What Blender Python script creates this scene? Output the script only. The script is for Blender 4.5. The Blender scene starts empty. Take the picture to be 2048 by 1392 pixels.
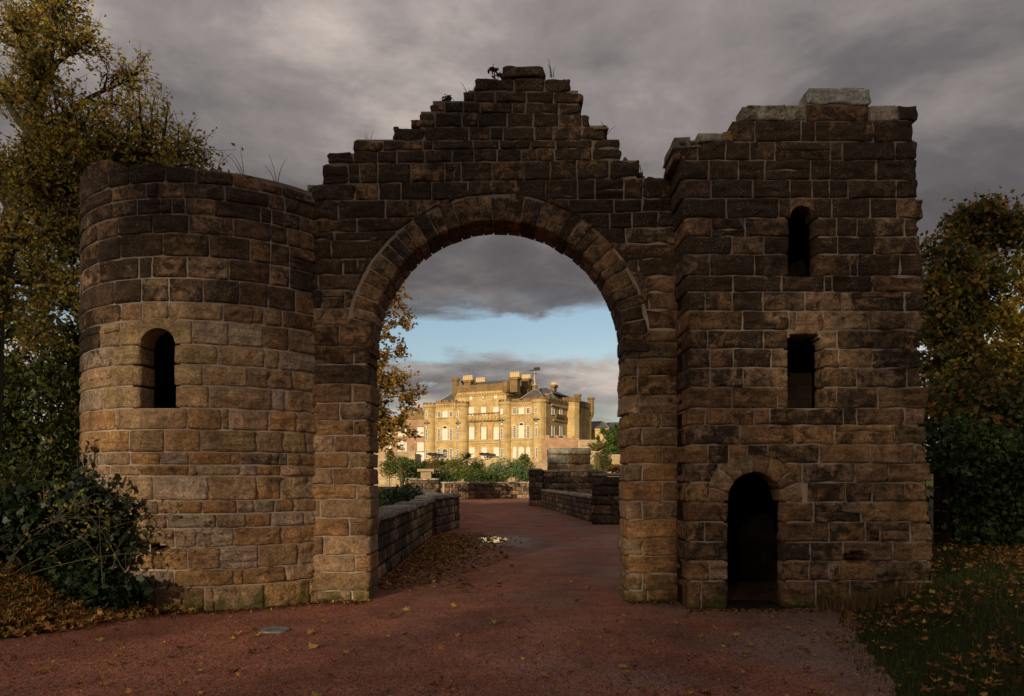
import bpy, math, random
import numpy as np
from mathutils import Vector, noise

# ------------------------------------------------------------------ camera, sky, sun, exposure
FPX, HZ, CX, CAMH = 1500.0, 955.0, 1024.0, 1.77        # focal length in photo pixels, horizon row, centre column, eye height
scene = bpy.context.scene
cam_d = bpy.data.cameras.new('camera'); cam = bpy.data.objects.new('camera', cam_d)
scene.collection.objects.link(cam)
cam.location = (0, 0, CAMH); cam.rotation_euler = (math.pi/2, 0, 0)
cam_d.sensor_width = 36; cam_d.lens = 36*FPX/2048; cam_d.shift_y = (HZ-696)/2048
cam_d.clip_end = 6000; cam_d.clip_start = .05
scene.camera = cam
scene.render.resolution_x, scene.render.resolution_y = 1024, 696

SUN_EL, SUN_AZ = 14.0, 20.0                            # degrees; azimuth measured to the left of straight behind the camera
sdir = Vector((-math.sin(math.radians(SUN_AZ))*math.cos(math.radians(SUN_EL)),
               -math.cos(math.radians(SUN_AZ))*math.cos(math.radians(SUN_EL)), math.sin(math.radians(SUN_EL))))
ld = bpy.data.lights.new('sun', 'SUN'); ld.energy = 3.8; ld.angle = math.radians(.5); ld.color = (1, .83, .58)
lo = bpy.data.objects.new('sun', ld); scene.collection.objects.link(lo)
lo.rotation_euler = (-sdir).to_track_quat('-Z', 'Y').to_euler()

def make_world():
    w = bpy.data.worlds.new('World'); scene.world = w; w.use_nodes = True
    nt = w.node_tree; nt.nodes.clear(); N = nt.nodes.new; L = nt.links.new
    out = N('ShaderNodeOutputWorld')
    sky = N('ShaderNodeTexSky'); sky.sky_type = 'NISHITA'; sky.sun_disc = False
    sky.sun_elevation = math.radians(SUN_EL); sky.sun_rotation = math.radians(180+SUN_AZ)
    bg1 = N('ShaderNodeBackground'); bg1.inputs[1].default_value = .095
    L(sky.outputs[0], bg1.inputs[0])
    tc = N('ShaderNodeTexCoord'); sep = N('ShaderNodeSeparateXYZ'); L(tc.outputs['Generated'], sep.inputs[0])
    def M(op, a, b=None, c=None):
        n = N('ShaderNodeMath'); n.operation = op
        for i, v in enumerate((a, b, c)):
            if v is None: continue
            if hasattr(v, 'is_linked'): L(v, n.inputs[i])
            else: n.inputs[i].default_value = v
        return n.outputs[0]
    z = M('MAXIMUM', sep.outputs[2], 0.0)
    dz = M('ADD', z, .16)
    px = M('DIVIDE', sep.outputs[0], dz); py = M('DIVIDE', sep.outputs[1], dz)
    cmb = N('ShaderNodeCombineXYZ'); L(px, cmb.inputs[0]); L(py, cmb.inputs[1])
    def noi(scale, detail, rough, off, dist=.0):
        mp = N('ShaderNodeMapping'); mp.inputs['Location'].default_value = off; L(cmb.outputs[0], mp.inputs[0])
        n = N('ShaderNodeTexNoise'); n.inputs['Scale'].default_value = scale; n.inputs['Detail'].default_value = detail
        n.inputs['Roughness'].default_value = rough; n.inputs['Distortion'].default_value = dist
        L(mp.outputs[0], n.inputs['Vector']); return n.outputs[0]
    def ramp(v, pts):
        r = N('ShaderNodeValToRGB'); L(v, r.inputs[0]); e = r.color_ramp.elements
        while len(e) > 1: e.remove(e[0])
        for i, (p, c) in enumerate(pts):
            k = e[0] if i == 0 else e.new(p)
            k.position = p; k.color = (c, c, c, 1) if not isinstance(c, tuple) else (*c, 1)
        r.color_ramp.interpolation = 'EASE' if len(pts) == 2 else 'LINEAR'
        return r.outputs[0]
    n1 = noi(1.5, 8, .58, (2.4, 9.7, 0), .35)
    n2 = noi(.62, 6, .52, (.3, 6.2, 0), .3)
    n3 = noi(2.6, 8, .6, (1.3, 9.2, 0), .4)
    n4 = noi(4.2, 9, .62, (5.3, .2, 0), .45)
    # overcast deck that breaks near the horizon: a clear strip, then a lower bank
    zz = M('ADD', z, M('ADD', M('MULTIPLY', M('SUBTRACT', n3, .5), .075), M('MULTIPLY', M('SUBTRACT', n4, .5), .03)))
    cover_base = ramp(zz, [(0, .75), (.070, .55), (.098, .8), (.120, 1.0), (.148, .9), (.166, .10), (.208, .05), (.222, .9), (.245, 1.0)])
    holes = ramp(M('ADD', M('MULTIPLY', n1, .7), M('MULTIPLY', n3, .3)), [(.30, 0), (.40, 1)])
    cover = M('MULTIPLY', cover_base, M('MAXIMUM', holes, .6))
    bright = M('ADD', M('ADD', M('MULTIPLY', n2, .55), M('MULTIPLY', n1, .42)), M('MULTIPLY', n4, .16))
    dark_el = ramp(zz, [(0, .12), (.10, .07), (.15, .15), (.215, .06), (.235, .0), (.28, .0), (.5, .0)])
    bright = M('SUBTRACT', M('ADD', bright, dark_el), .06)
    col = ramp(bright, [(.36, (.075, .068, .074)), (.46, (.130, .118, .121)), (.54, (.235, .208, .200)), (.60, (.40, .345, .315)), (.68, (.70, .60, .53))])
    bg2 = N('ShaderNodeBackground'); L(col, bg2.inputs[0]); L(M('MULTIPLY', M('ADD', M('MULTIPLY', z, 2.0), 1.0), .54), bg2.inputs[1])   # overcast: zenith brighter than horizon
    mix = N('ShaderNodeMixShader'); L(cover, mix.inputs[0]); L(bg1.outputs[0], mix.inputs[1]); L(bg2.outputs[0], mix.inputs[2])
    L(mix.outputs[0], out.inputs[0])
make_world()
vs = scene.view_settings
vs.view_transform = 'Standard'; vs.look = 'None'; vs.exposure = 0.30; vs.gamma = 1; vs.use_curve_mapping = False

# ------------------------------------------------------------------ helpers
R = math.radians
rng = random.Random(7)
nrg = np.random.default_rng(11)
C = scene.collection
def px2(px, py, Y):
    return Vector(((px-CX)/FPX*Y, Y, CAMH-(py-HZ)/FPX*Y))
def link(name, me, mat=None, parent=None):
    o = bpy.data.objects.new(name, me); C.objects.link(o)
    if mat is not None and not me.materials: me.materials.append(mat)
    if parent is not None: o.parent = parent
    return o
def empty(name, label, cat, loc=(0, 0, 0), group=None, rz=0):
    o = bpy.data.objects.new(name, None); C.objects.link(o); o.empty_display_size = .3
    o.location = loc; o.rotation_euler = (0, 0, rz); return tag(o, label, cat, group)
def tag(o, label=None, cat=None, group=None, kind=None):
    if label: o['label'] = label
    if cat: o['category'] = cat
    if group: o['group'] = group
    if kind: o['kind'] = kind
    return o
def mesh(name, vs_, fs, smooth=False):
    me = bpy.data.meshes.new(name); me.from_pydata([tuple(v) for v in vs_], [], fs)
    if smooth: me.polygons.foreach_set('use_smooth', [True]*len(me.polygons))
    return me
class MB:
    def __init__(s): s.v = []; s.f = []
    def add(s, vs_, fs):
        k = len(s.v); s.v += [tuple(v) for v in vs_]; s.f += [tuple(i+k for i in f) for f in fs]; return s
    def box(s, x0, x1, y0, y1, z0, z1):
        return s.add([(x0,y0,z0),(x1,y0,z0),(x1,y1,z0),(x0,y1,z0),(x0,y0,z1),(x1,y0,z1),(x1,y1,z1),(x0,y1,z1)],
                     [(0,3,2,1),(4,5,6,7),(0,1,5,4),(1,2,6,5),(2,3,7,6),(3,0,4,7)])
    def cyl(s, cx, cy, z0, z1, r0, r1=None, n=20):
        r1 = r0 if r1 is None else r1; v = []
        for z, r in ((z0, r0), (z1, r1)):
            v += [(cx+r*math.cos(2*math.pi*i/n), cy+r*math.sin(2*math.pi*i/n), z) for i in range(n)]
        f = [(i, (i+1) % n, n+(i+1) % n, n+i) for i in range(n)] + [tuple(range(n-1, -1, -1)), tuple(range(n, 2*n))]
        return s.add(v, f)
    def tube(s, pts, rads, n=5):
        pts = [Vector(p) for p in pts]; k0 = len(s.v)
        up = Vector((.31, .22, .92))
        for i, p in enumerate(pts):
            d = (pts[min(i+1, len(pts)-1)] - pts[max(i-1, 0)])
            d = d.normalized() if d.length > 1e-6 else Vector((0, 0, 1))
            a = d.cross(up); a = a.normalized() if a.length > 1e-3 else d.orthogonal().normalized(); b = d.cross(a)
            for j in range(n):
                t = 2*math.pi*j/n; s.v.append(tuple(p + (a*math.cos(t)+b*math.sin(t))*rads[i]))
        for i in range(len(pts)-1):
            for j in range(n):
                s.f.append((k0+i*n+j, k0+i*n+(j+1) % n, k0+(i+1)*n+(j+1) % n, k0+(i+1)*n+j))
        s.f.append(tuple(k0+j for j in range(n-1, -1, -1))); s.f.append(tuple(k0+(len(pts)-1)*n+j for j in range(n)))
        return s
    def build(s, name, mat, parent=None, smooth=False):
        return link(name, mesh(name, s.v, s.f, smooth), mat, parent)

# ------------------------------------------------------------------ materials
class NT:
    def __init__(s, name):
        s.m = bpy.data.materials.new(name); s.m.use_nodes = True; s.nt = s.m.node_tree; s.nt.nodes.clear()
        s.out = s.n('ShaderNodeOutputMaterial')
    def n(s, t): return s.nt.nodes.new(t)
    def l(s, a, b): s.nt.links.new(a, b)
    def set(s, inp, v):
        if hasattr(v, 'is_linked'): s.l(v, inp)
        elif isinstance(v, (tuple, list)) and len(v) == 3 and inp.type == 'RGBA': inp.default_value = (*v, 1)
        else: inp.default_value = v
    def math(s, op, a, b=None, clamp=False):
        n = s.n('ShaderNodeMath'); n.operation = op; n.use_clamp = clamp; s.set(n.inputs[0], a)
        if b is not None: s.set(n.inputs[1], b)
        return n.outputs[0]
    def mix(s, f, a, b, mode='MIX'):
        n = s.n('ShaderNodeMix'); n.data_type = 'RGBA'; n.blend_type = mode
        s.set(n.inputs[0], f); s.set(n.inputs[6], a); s.set(n.inputs[7], b); return n.outputs[2]
    def pos(s): return s.n('ShaderNodeNewGeometry').outputs['Position']
    def mapv(s, v, sc=(1, 1, 1), loc=(0, 0, 0), rot=(0, 0, 0)):
        n = s.n('ShaderNodeMapping'); n.inputs['Scale'].default_value = sc; n.inputs['Location'].default_value = loc
        n.inputs['Rotation'].default_value = rot; s.l(v, n.inputs[0]); return n.outputs[0]
    def noise(s, v, scale, detail=4, rough=.55, dist=0, col=False):
        n = s.n('ShaderNodeTexNoise'); s.l(v, n.inputs['Vector']); n.inputs['Scale'].default_value = scale
        n.inputs['Detail'].default_value = detail; n.inputs['Roughness'].default_value = rough; n.inputs['Distortion'].default_value = dist
        return n.outputs[1 if col else 0]
    def voro(s, v, scale, out='Distance', feat='F1'):
        n = s.n('ShaderNodeTexVoronoi'); n.feature = feat; s.l(v, n.inputs['Vector']); n.inputs['Scale'].default_value = scale
        return n.outputs[out]
    def ramp(s, v, pts):
        r = s.n('ShaderNodeValToRGB'); s.l(v, r.inputs[0]); e = r.color_ramp.elements
        while len(e) > 1: e.remove(e[0])
        for i, (p, c) in enumerate(pts):
            k = e[0] if i == 0 else e.new(p)
            k.position = p; k.color = (c, c, c, 1) if not isinstance(c, tuple) else (*c, 1)
        return r.outputs[0]
    def bump(s, h, strength=.5, dist=.02, nrm=None):
        n = s.n('ShaderNodeBump'); n.inputs['Strength'].default_value = strength; n.inputs['Distance'].default_value = dist
        s.l(h, n.inputs['Height'])
        if nrm is not None: s.l(nrm, n.inputs['Normal'])
        return n.outputs[0]
    def pbsdf(s, col, rough=.85, nrm=None, spec=.3, **kw):
        b = s.n('ShaderNodeBsdfPrincipled'); s.set(b.inputs['Base Color'], col); s.set(b.inputs['Roughness'], rough)
        b.inputs['Specular IOR Level'].default_value = spec
        for k, v in kw.items(): s.set(b.inputs[k], v)
        if nrm is not None: s.l(nrm, b.inputs['Normal'])
        s.l(b.outputs[0], s.out.inputs[0]); return s.m

def mat_stone(name, lichen=.6, moss=True, fine=1.0):
    t = NT(name); P = t.pos(); oi = t.n('ShaderNodeObjectInfo'); col = oi.outputs['Color']; crust = oi.outputs['Alpha']
    sh = t.n('ShaderNodeCombineXYZ'); t.l(t.math('MULTIPLY', oi.outputs['Random'], 37.0), sh.inputs[0]); t.l(t.math('MULTIPLY', oi.outputs['Random'], 91.0), sh.inputs[2])
    va = t.n('ShaderNodeVectorMath'); va.operation = 'ADD'; t.l(P, va.inputs[0]); t.l(sh.outputs[0], va.inputs[1]); Q = va.outputs[0]
    n1 = t.noise(Q, 5, 5, .6); n2 = t.noise(Q, 38, 4, .65)
    rot = t.mapv(Q, (1.1, 1.1, 17), (0, 0, 0), (.06, .05, 0)); bed = t.noise(rot, 1.6, 5, .6, 1.2)
    base = t.mix(1.0, col, t.ramp(n1, [(.25, .55), (.5, .95), (.75, 1.3)]), 'MULTIPLY')
    rv = t.ramp(oi.outputs['Random'], [(.35, .12), (.9, .85)])
    base = t.mix(rv, base, t.ramp(bed, [(.30, (.50, .44, .40)), (.48, (.98, .95, .92)), (.7, (1.22, 1.2, 1.16))]), 'MULTIPLY')
    base = t.mix(.8, base, t.ramp(n2, [(.3, .5), (.7, 1.45)]), 'MULTIPLY')
    base = t.mix(.8, base, t.ramp(t.noise(Q, 17, 5, .7), [(.32, .5), (.5, 1.0), (.68, 1.35)]), 'MULTIPLY')
    base = t.mix(.55, base, t.ramp(t.noise(t.mapv(P, (3.2, 3.2, .45)), 1.0, 5, .6), [(.35, .5), (.6, 1.2)]), 'MULTIPLY')
    big = t.noise(P, 1.1, 3, .5); cn = t.noise(Q, 6.5, 8, .68, .6)
    cm = t.math('ADD', t.math('ADD', t.math('MULTIPLY', crust, 1.35), t.math('MULTIPLY', t.math('SUBTRACT', cn, .5), 2.3)), t.math('MULTIPLY', t.math('SUBTRACT', big, .5), .9))
    cm = t.ramp(cm, [(.46, 0), (.84, .95)])
    base = t.mix(cm, base, t.mix(n2, (.026, .0175, .0118), (.092, .061, .039)))
    # pale lichen specks and grey bloom
    v1 = t.voro(t.mapv(P, (1, 1, 1)), 46); v2 = t.voro(P, 13)
    m1 = t.math('MULTIPLY', t.ramp(v1, [(.20, 1), (.34, 0)]), t.ramp(t.noise(P, 3.3, 5, .65), [(.43, 0), (.60, 1)]))
    m2 = t.math('MULTIPLY', t.ramp(t.math('ADD', v2, t.math('MULTIPLY', n2, .12)), [(.10, .8), (.20, 0)]), t.ramp(t.noise(P, 1.7, 3, .6), [(.60, 0), (.68, 1)]))
    lm = t.math('MULTIPLY', t.math('MAXIMUM', m1, m2), lichen)
    base = t.mix(lm, base, (.40, .37, .31))
    if moss:
        sp = t.n('ShaderNodeSeparateXYZ'); t.l(P, sp.inputs[0])
        mz = t.ramp(t.math('ADD', sp.outputs[2], t.math('MULTIPLY', t.math('SUBTRACT', t.noise(P, 4.5, 6, .65), .5), 1.5)), [(-.0, .85), (.30, 0)])
        base = t.mix(mz, base, t.mix(n1, (.03, .045, .008), (.17, .15, .03)))
    h = t.math('ADD', t.math('MULTIPLY', t.math('MULTIPLY', bed, rv), 1.0), t.math('ADD', t.math('MULTIPLY', n2, .55*fine), t.math('MULTIPLY', t.noise(Q, 13, 7, .68), 1.6)))
    nb = t.bump(h, .9, .05)
    return t.pbsdf(base, .92, nb, .15)
def mat_simple(name, col, rough=.85, var=.25, scale=8, bump=.3, spec=.3, bdist=.02, **kw):
    t = NT(name); P = t.pos(); n = t.noise(P, scale, 6, .6)
    c = t.mix(1.0, col, t.ramp(n, [(.25, 1-var), (.75, 1+var)]), 'MULTIPLY')
    return t.pbsdf(c, rough, t.bump(t.noise(P, scale*4, 5, .6), bump, bdist), spec, **kw)
def mat_mortar():
    t = NT('mortar'); P = t.pos(); n = t.noise(P, 6, 7, .65); sp = t.n('ShaderNodeSeparateXYZ'); t.l(P, sp.inputs[0])
    c = t.mix(n, (.34, .265, .205), (.60, .49, .385))
    hz = t.math('ADD', t.math('MULTIPLY', sp.outputs[2], .115), t.math('MULTIPLY', t.math('SUBTRACT', t.noise(P, 1.3, 5, .6), .5), 1.3))
    c = t.mix(t.ramp(hz, [(.30, 0), (.80, .82)]), c, (.17, .13, .102))
    return t.pbsdf(c, .95, t.bump(t.noise(P, 45, 5, .7), .6, .02), .1)
def mat_rubble(name, a, b, mort, sx=2.2):
    t = NT(name); P = t.pos(); br = t.n('ShaderNodeTexBrick')
    v = t.mapv(P, (1, 1, 1), (0, 0, 0), (R(90), 0, 0)); t.l(v, br.inputs['Vector'])
    br.inputs['Color1'].default_value = (*a, 1); br.inputs['Color2'].default_value = (*b, 1); br.inputs['Mortar'].default_value = (*mort, 1)
    br.inputs['Scale'].default_value = sx; br.inputs['Mortar Size'].default_value = .02; br.inputs['Row Height'].default_value = .5; br.inputs['Brick Width'].default_value = .9
    c = t.mix(.8, br.outputs[0], t.ramp(t.noise(P, 5, 6, .6), [(.3, .5), (.7, 1.4)]), 'MULTIPLY')
    return t.pbsdf(c, .95, t.bump(br.outputs[1], -.8, .04), .1)
def mat_leaf(name, trans=.35, rough=.55, spec=.3):
    t = NT(name); a = t.n('ShaderNodeAttribute'); a.attribute_name = 'Col'
    b = t.n('ShaderNodeBsdfPrincipled'); t.l(a.outputs['Color'], b.inputs['Base Color']); b.inputs['Roughness'].default_value = rough; b.inputs['Specular IOR Level'].default_value = spec
    tr = t.n('ShaderNodeBsdfTranslucent'); t.l(t.mix(1, a.outputs['Color'], (1.25, 1.1, .6), 'MULTIPLY'), tr.inputs[0])
    mx = t.n('ShaderNodeMixShader'); mx.inputs[0].default_value = trans; t.l(b.outputs[0], mx.inputs[1]); t.l(tr.outputs[0], mx.inputs[2])
    t.l(mx.outputs[0], t.out.inputs[0]); return t.m
def mat_bark():
    t = NT('bark'); P = t.pos(); n = t.noise(t.mapv(P, (6, 6, 1.2)), 2.5, 6, .65)
    c = t.mix(n, (.025, .02, .014), (.12, .095, .06)); c = t.mix(t.ramp(t.noise(P, 2.2, 4), [(.5, 0), (.7, .7)]), c, (.075, .085, .03))
    return t.pbsdf(c, .9, t.bump(n, .8, .05), .15)
def mat_path():
    t = NT('red_gravel'); P = t.pos()
    big = t.noise(P, .42, 5, .6, .5); mid = t.noise(P, 2.2, 6, .6); chips = t.voro(P, 95, 'Color'); chipd = t.voro(P, 95); fine = t.noise(P, 160, 3, .7)
    sp = t.n('ShaderNodeSeparateXYZ'); t.l(P, sp.inputs[0])
    c = t.mix(t.ramp(mid, [(.3, 0), (.7, 1)]), (.235, .078, .042), (.335, .128, .076))
    side = t.math('ADD', t.math('MULTIPLY', sp.outputs[0], .10), t.math('MULTIPLY', t.math('SUBTRACT', big, .5), 2.2))
    gm = t.ramp(side, [(-.05, 0), (.5, .75)])
    c = t.mix(gm, c, (.21, .150, .118))
    trk = t.math('ADD', t.math('MULTIPLY', sp.outputs[0], 1.0), t.math('MULTIPLY', t.math('SUBTRACT', t.noise(P, .35, 3), .5), 1.6))
    wv_ = t.math('ABSOLUTE', t.math('SUBTRACT', t.math('ABSOLUTE', t.math('ADD', trk, .35)), .85))
    tm = t.math('MULTIPLY', t.ramp(wv_, [(.12, 1), (.55, 0)]), t.ramp(t.noise(P, 1.1, 5, .65), [(.35, .1), (.65, .75)]))
    c = t.mix(t.math('MULTIPLY', tm, .35), c, (.27, .165, .115))
    c = t.mix(.85, c, t.ramp(t.noise(P, .9, 6, .65), [(.3, .55), (.5, 1.0), (.7, 1.3)]), 'MULTIPLY')
    c = t.mix(.7, c, t.ramp(t.noise(P, 24, 4, .75), [(.3, .5), (.5, 1.0), (.7, 1.5)]), 'MULTIPLY')
    sepc = t.n('ShaderNodeSeparateColor'); t.l(chips, sepc.inputs[0])
    c = t.mix(.8, c, t.ramp(sepc.outputs[0], [(0, .35), (.5, .9), (.85, 1.3), (1, 2.1)]), 'MULTIPLY')
    c = t.mix(.5, c, t.ramp(fine, [(.3, .6), (.7, 1.4)]), 'MULTIPLY')
    # damp hollow round the puddle
    dx = t.math('DIVIDE', t.math('ADD', sp.outputs[0], .75), 1.9); dy = t.math('DIVIDE', t.math('SUBTRACT', sp.outputs[1], 21.0), 2.9)
    d = t.math('ADD', t.math('MULTIPLY', dx, dx), t.math('MULTIPLY', dy, dy))
    wet = t.ramp(t.math('ADD', d, t.math('MULTIPLY', t.math('SUBTRACT', t.noise(P, 1.4, 6, .65), .5), 2.6)), [(.35, 1), (.95, 0)])
    c = t.mix(t.math('MULTIPLY', wet, .6), c, (.05, .038, .033))
    ro = t.ramp(wet, [(0, .9), (1, .42)])
    h = t.math('ADD', t.math('MULTIPLY', chipd, -.8), t.math('ADD', t.math('MULTIPLY', mid, 1.4), t.math('MULTIPLY', fine, .3)))
    return t.pbsdf(c, ro, t.bump(h, .7, .018), .25)
def mat_ground():
    t = NT('soil_and_turf'); P = t.pos(); n = t.noise(P, 1.6, 7, .65); f = t.noise(P, 30, 5, .7)
    c = t.mix(t.ramp(n, [(.35, 0), (.62, 1)]), (.045, .032, .018), (.035, .046, .014))
    c = t.mix(.8, c, t.ramp(f, [(.3, .5), (.7, 1.5)]), 'MULTIPLY')
    return t.pbsdf(c, .95, t.bump(t.math('ADD', f, n), .8, .05), .1)
def mat_castle(name, a, b, stain=.4):
    t = NT(name); tc = t.n('ShaderNodeTexCoord'); P = tc.outputs['Object']; br = t.n('ShaderNodeTexBrick')
    t.l(t.mapv(P, (1, 1, 1), (.3, .2, .1), (R(90), 0, 0)), br.inputs['Vector'])
    br.inputs['Color1'].default_value = (*a, 1); br.inputs['Color2'].default_value = (*b, 1); br.inputs['Mortar'].default_value = (a[0]*.8, a[1]*.8, a[2]*.8, 1)
    br.inputs['Scale'].default_value = 1; br.inputs['Mortar Size'].default_value = .012; br.inputs['Row Height'].default_value = .42; br.inputs['Brick Width'].default_value = .95; br.inputs['Bias'].default_value = -.1
    c = t.mix(.7, br.outputs[0], t.ramp(t.noise(P, .35, 6, .62), [(.30, .45), (.48, .95), (.70, 1.25)]), 'MULTIPLY')
    c = t.mix(t.math('MULTIPLY', t.ramp(t.noise(t.mapv(P, (.25, .25, .9)), 1.0, 5, .6), [(.48, 0), (.62, .45)]), stain), c, (.30, .155, .075))
    c = t.mix(t.math('MULTIPLY', t.ramp(t.noise(t.mapv(P, (1.2, 1.2, .22)), 1.0, 6, .65), [(.5, 0), (.68, 1)]), stain), c, (.15, .095, .045))
    return t.pbsdf(c, .9, t.bump(br.outputs[1], -.4, .03), .1)
def mat_slate():
    t = NT('slate'); P = t.pos(); n = t.noise(P, 1.3, 6, .6); w = t.noise(t.mapv(P, (.5, .5, 9)), 1, 3, .5)
    c = t.mix(n, (.05, .045, .045), (.13, .115, .10)); c = t.mix(.6, c, t.ramp(w, [(.4, .6), (.6, 1.3)]), 'MULTIPLY')
    return t.pbsdf(c, .6, t.bump(w, .5, .05), .4)
def mat_parapet():
    m = mat_stone('weathered_stone', .9, False); return m

M_STONE = mat_stone('sandstone'); M_PAR = mat_parapet(); M_MORTAR = mat_mortar()
M_RUB = mat_rubble('shade_tinted_rubble', (.036, .024, .017), (.022, .015, .011), (.018, .014, .011))  # near-black stone: the shade of the interiors is put into its colour
M_LEAF = mat_leaf('autumn_leaf', .45); M_IVY = mat_leaf('ivy_leaf', .15, .5, .28); M_DEAD = mat_leaf('dead_leaf', .15, .7, .15)
M_BARK = mat_bark(); M_PATH = mat_path(); M_GROUND = mat_ground()
M_TWIG = mat_simple('twig', (.085, .062, .04), .85, .3, 20)

# ------------------------------------------------------------------ ground
def sstep(a, b, x):
    t = min(1, max(0, (x-a)/(b-a))); return t*t*(3-2*t)
def interp(tab, y):
    if y <= tab[0][0]: return tab[0][1]
    for (a, u), (b, v) in zip(tab, tab[1:]):
        if y <= b: return u+(v-u)*(y-a)/(b-a)
    return tab[-1][1]
XL = [(-8, -11), (6.6, -9), (7.6, -6.9), (8.2, -5.55), (9.2, -4.95), (9.9, -4.45), (10.4, -3.9), (11.6, -3.0), (12, -2.7), (27, -2.75), (37, -4.8), (60, -6.6), (67, -7)]
XR = [(-8, 1.5), (5, 2.75), (6, 3.1), (8, 3.75), (9.6, 4.35), (10.6, 5.2), (11.4, 5.2), (12.5, 5.0), (28, 4.6), (45, 3.2), (60, 3.2), (67, 3)]
def hgt(x, y):
    h = 0.0
    if y < 13:
        dl = interp(XL, y) - x; dr = x - interp(XR, y)
        if dl > 0: h += .62*sstep(0, 2.4, dl) + .10*sstep(0, .25, dl)*(.5+noise.noise(Vector((x*1.3, y*1.3, 0))))
        if dr > 0: h += .62*sstep(-.2, 2.0, dr) + .05*noise.noise(Vector((x*1.2, y*1.2, 4)))*sstep(0, .4, dr)
    elif y < 70:
        dl = interp(XL, y) - x; dr = x - interp(XR, y)
        k = sstep(13, 16, y)
        if dl > 0: h += .5*(1-k) - 1.6*k*sstep(.3, 2.5, dl)*(1-sstep(5, 9, dl)) 
        if dr > 0: h += .5*(1-k)
    if y > 140: h += 4.4*sstep(150.5, 151.5, y)
    if y < -30: h += 38*sstep(30, 150, -y)  # unseen hill added behind the viewer to block the low sun
    return h
def axis(a0, a1, step, far_lo, far_hi, grow=1.35):
    xs = list(np.arange(a0, a1+1e-6, step)); s = step; x = a1
    while x < far_hi: s *= grow; x += s; xs.append(x)
    s = step; x = a0
    while x > far_lo: s *= grow; x -= s; xs.insert(0, x)
    return xs
def grid_mesh(name, xs, ys, zf, mat):
    v = [(x, y, zf(x, y)) for y in ys for x in xs]; n = len(xs)
    f = [(j*n+i, j*n+i+1, (j+1)*n+i+1, (j+1)*n+i) for j in range(len(ys)-1) for i in range(n-1)]
    return link(name, mesh(name, v, f, True), mat)
gx = axis(-12, 10, .4, -3000, 3000); gy = sorted(axis(-2, 30, .4, -3000, 3500, 1.2) + [149.5, 150.2, 150.5, 151, 151.5, 152])
g = grid_mesh('ground', gx, gy, lambda x, y: hgt(x, y)-.012, M_GROUND); tag(g, 'dark soil and rough turf beneath everything', kind='structure')
pv = []; pf = []; NC = 60; pys = list(np.arange(-8, 14, .16))+list(np.arange(14, 67, .5))
for y in pys:
    a = interp(XL, y)+.18*noise.noise(Vector((3, y*1.7, 0)))+.08*noise.noise(Vector((3, y*6, 0))); b = interp(XR, y)+.30*noise.noise(Vector((9, y*1.3, 0)))+.14*noise.noise(Vector((9, y*5, 0)))+.06*noise.noise(Vector((9, y*14, 0)))
    for i in range(NC+1):
        x = a+(b-a)*i/NC
        pv.append((x, y, max(0, hgt(x, y)) + .006*(1+noise.noise(Vector((x*.9, y*.9, 2))))))
for j in range(len(pys)-1):
    for i in range(NC): pf.append((j*(NC+1)+i, j*(NC+1)+i+1, (j+1)*(NC+1)+i+1, (j+1)*(NC+1)+i))
p = link('path', mesh('path', pv, pf, True), M_PATH); tag(p, 'red gravel drive leading through the arch', kind='structure')

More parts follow.
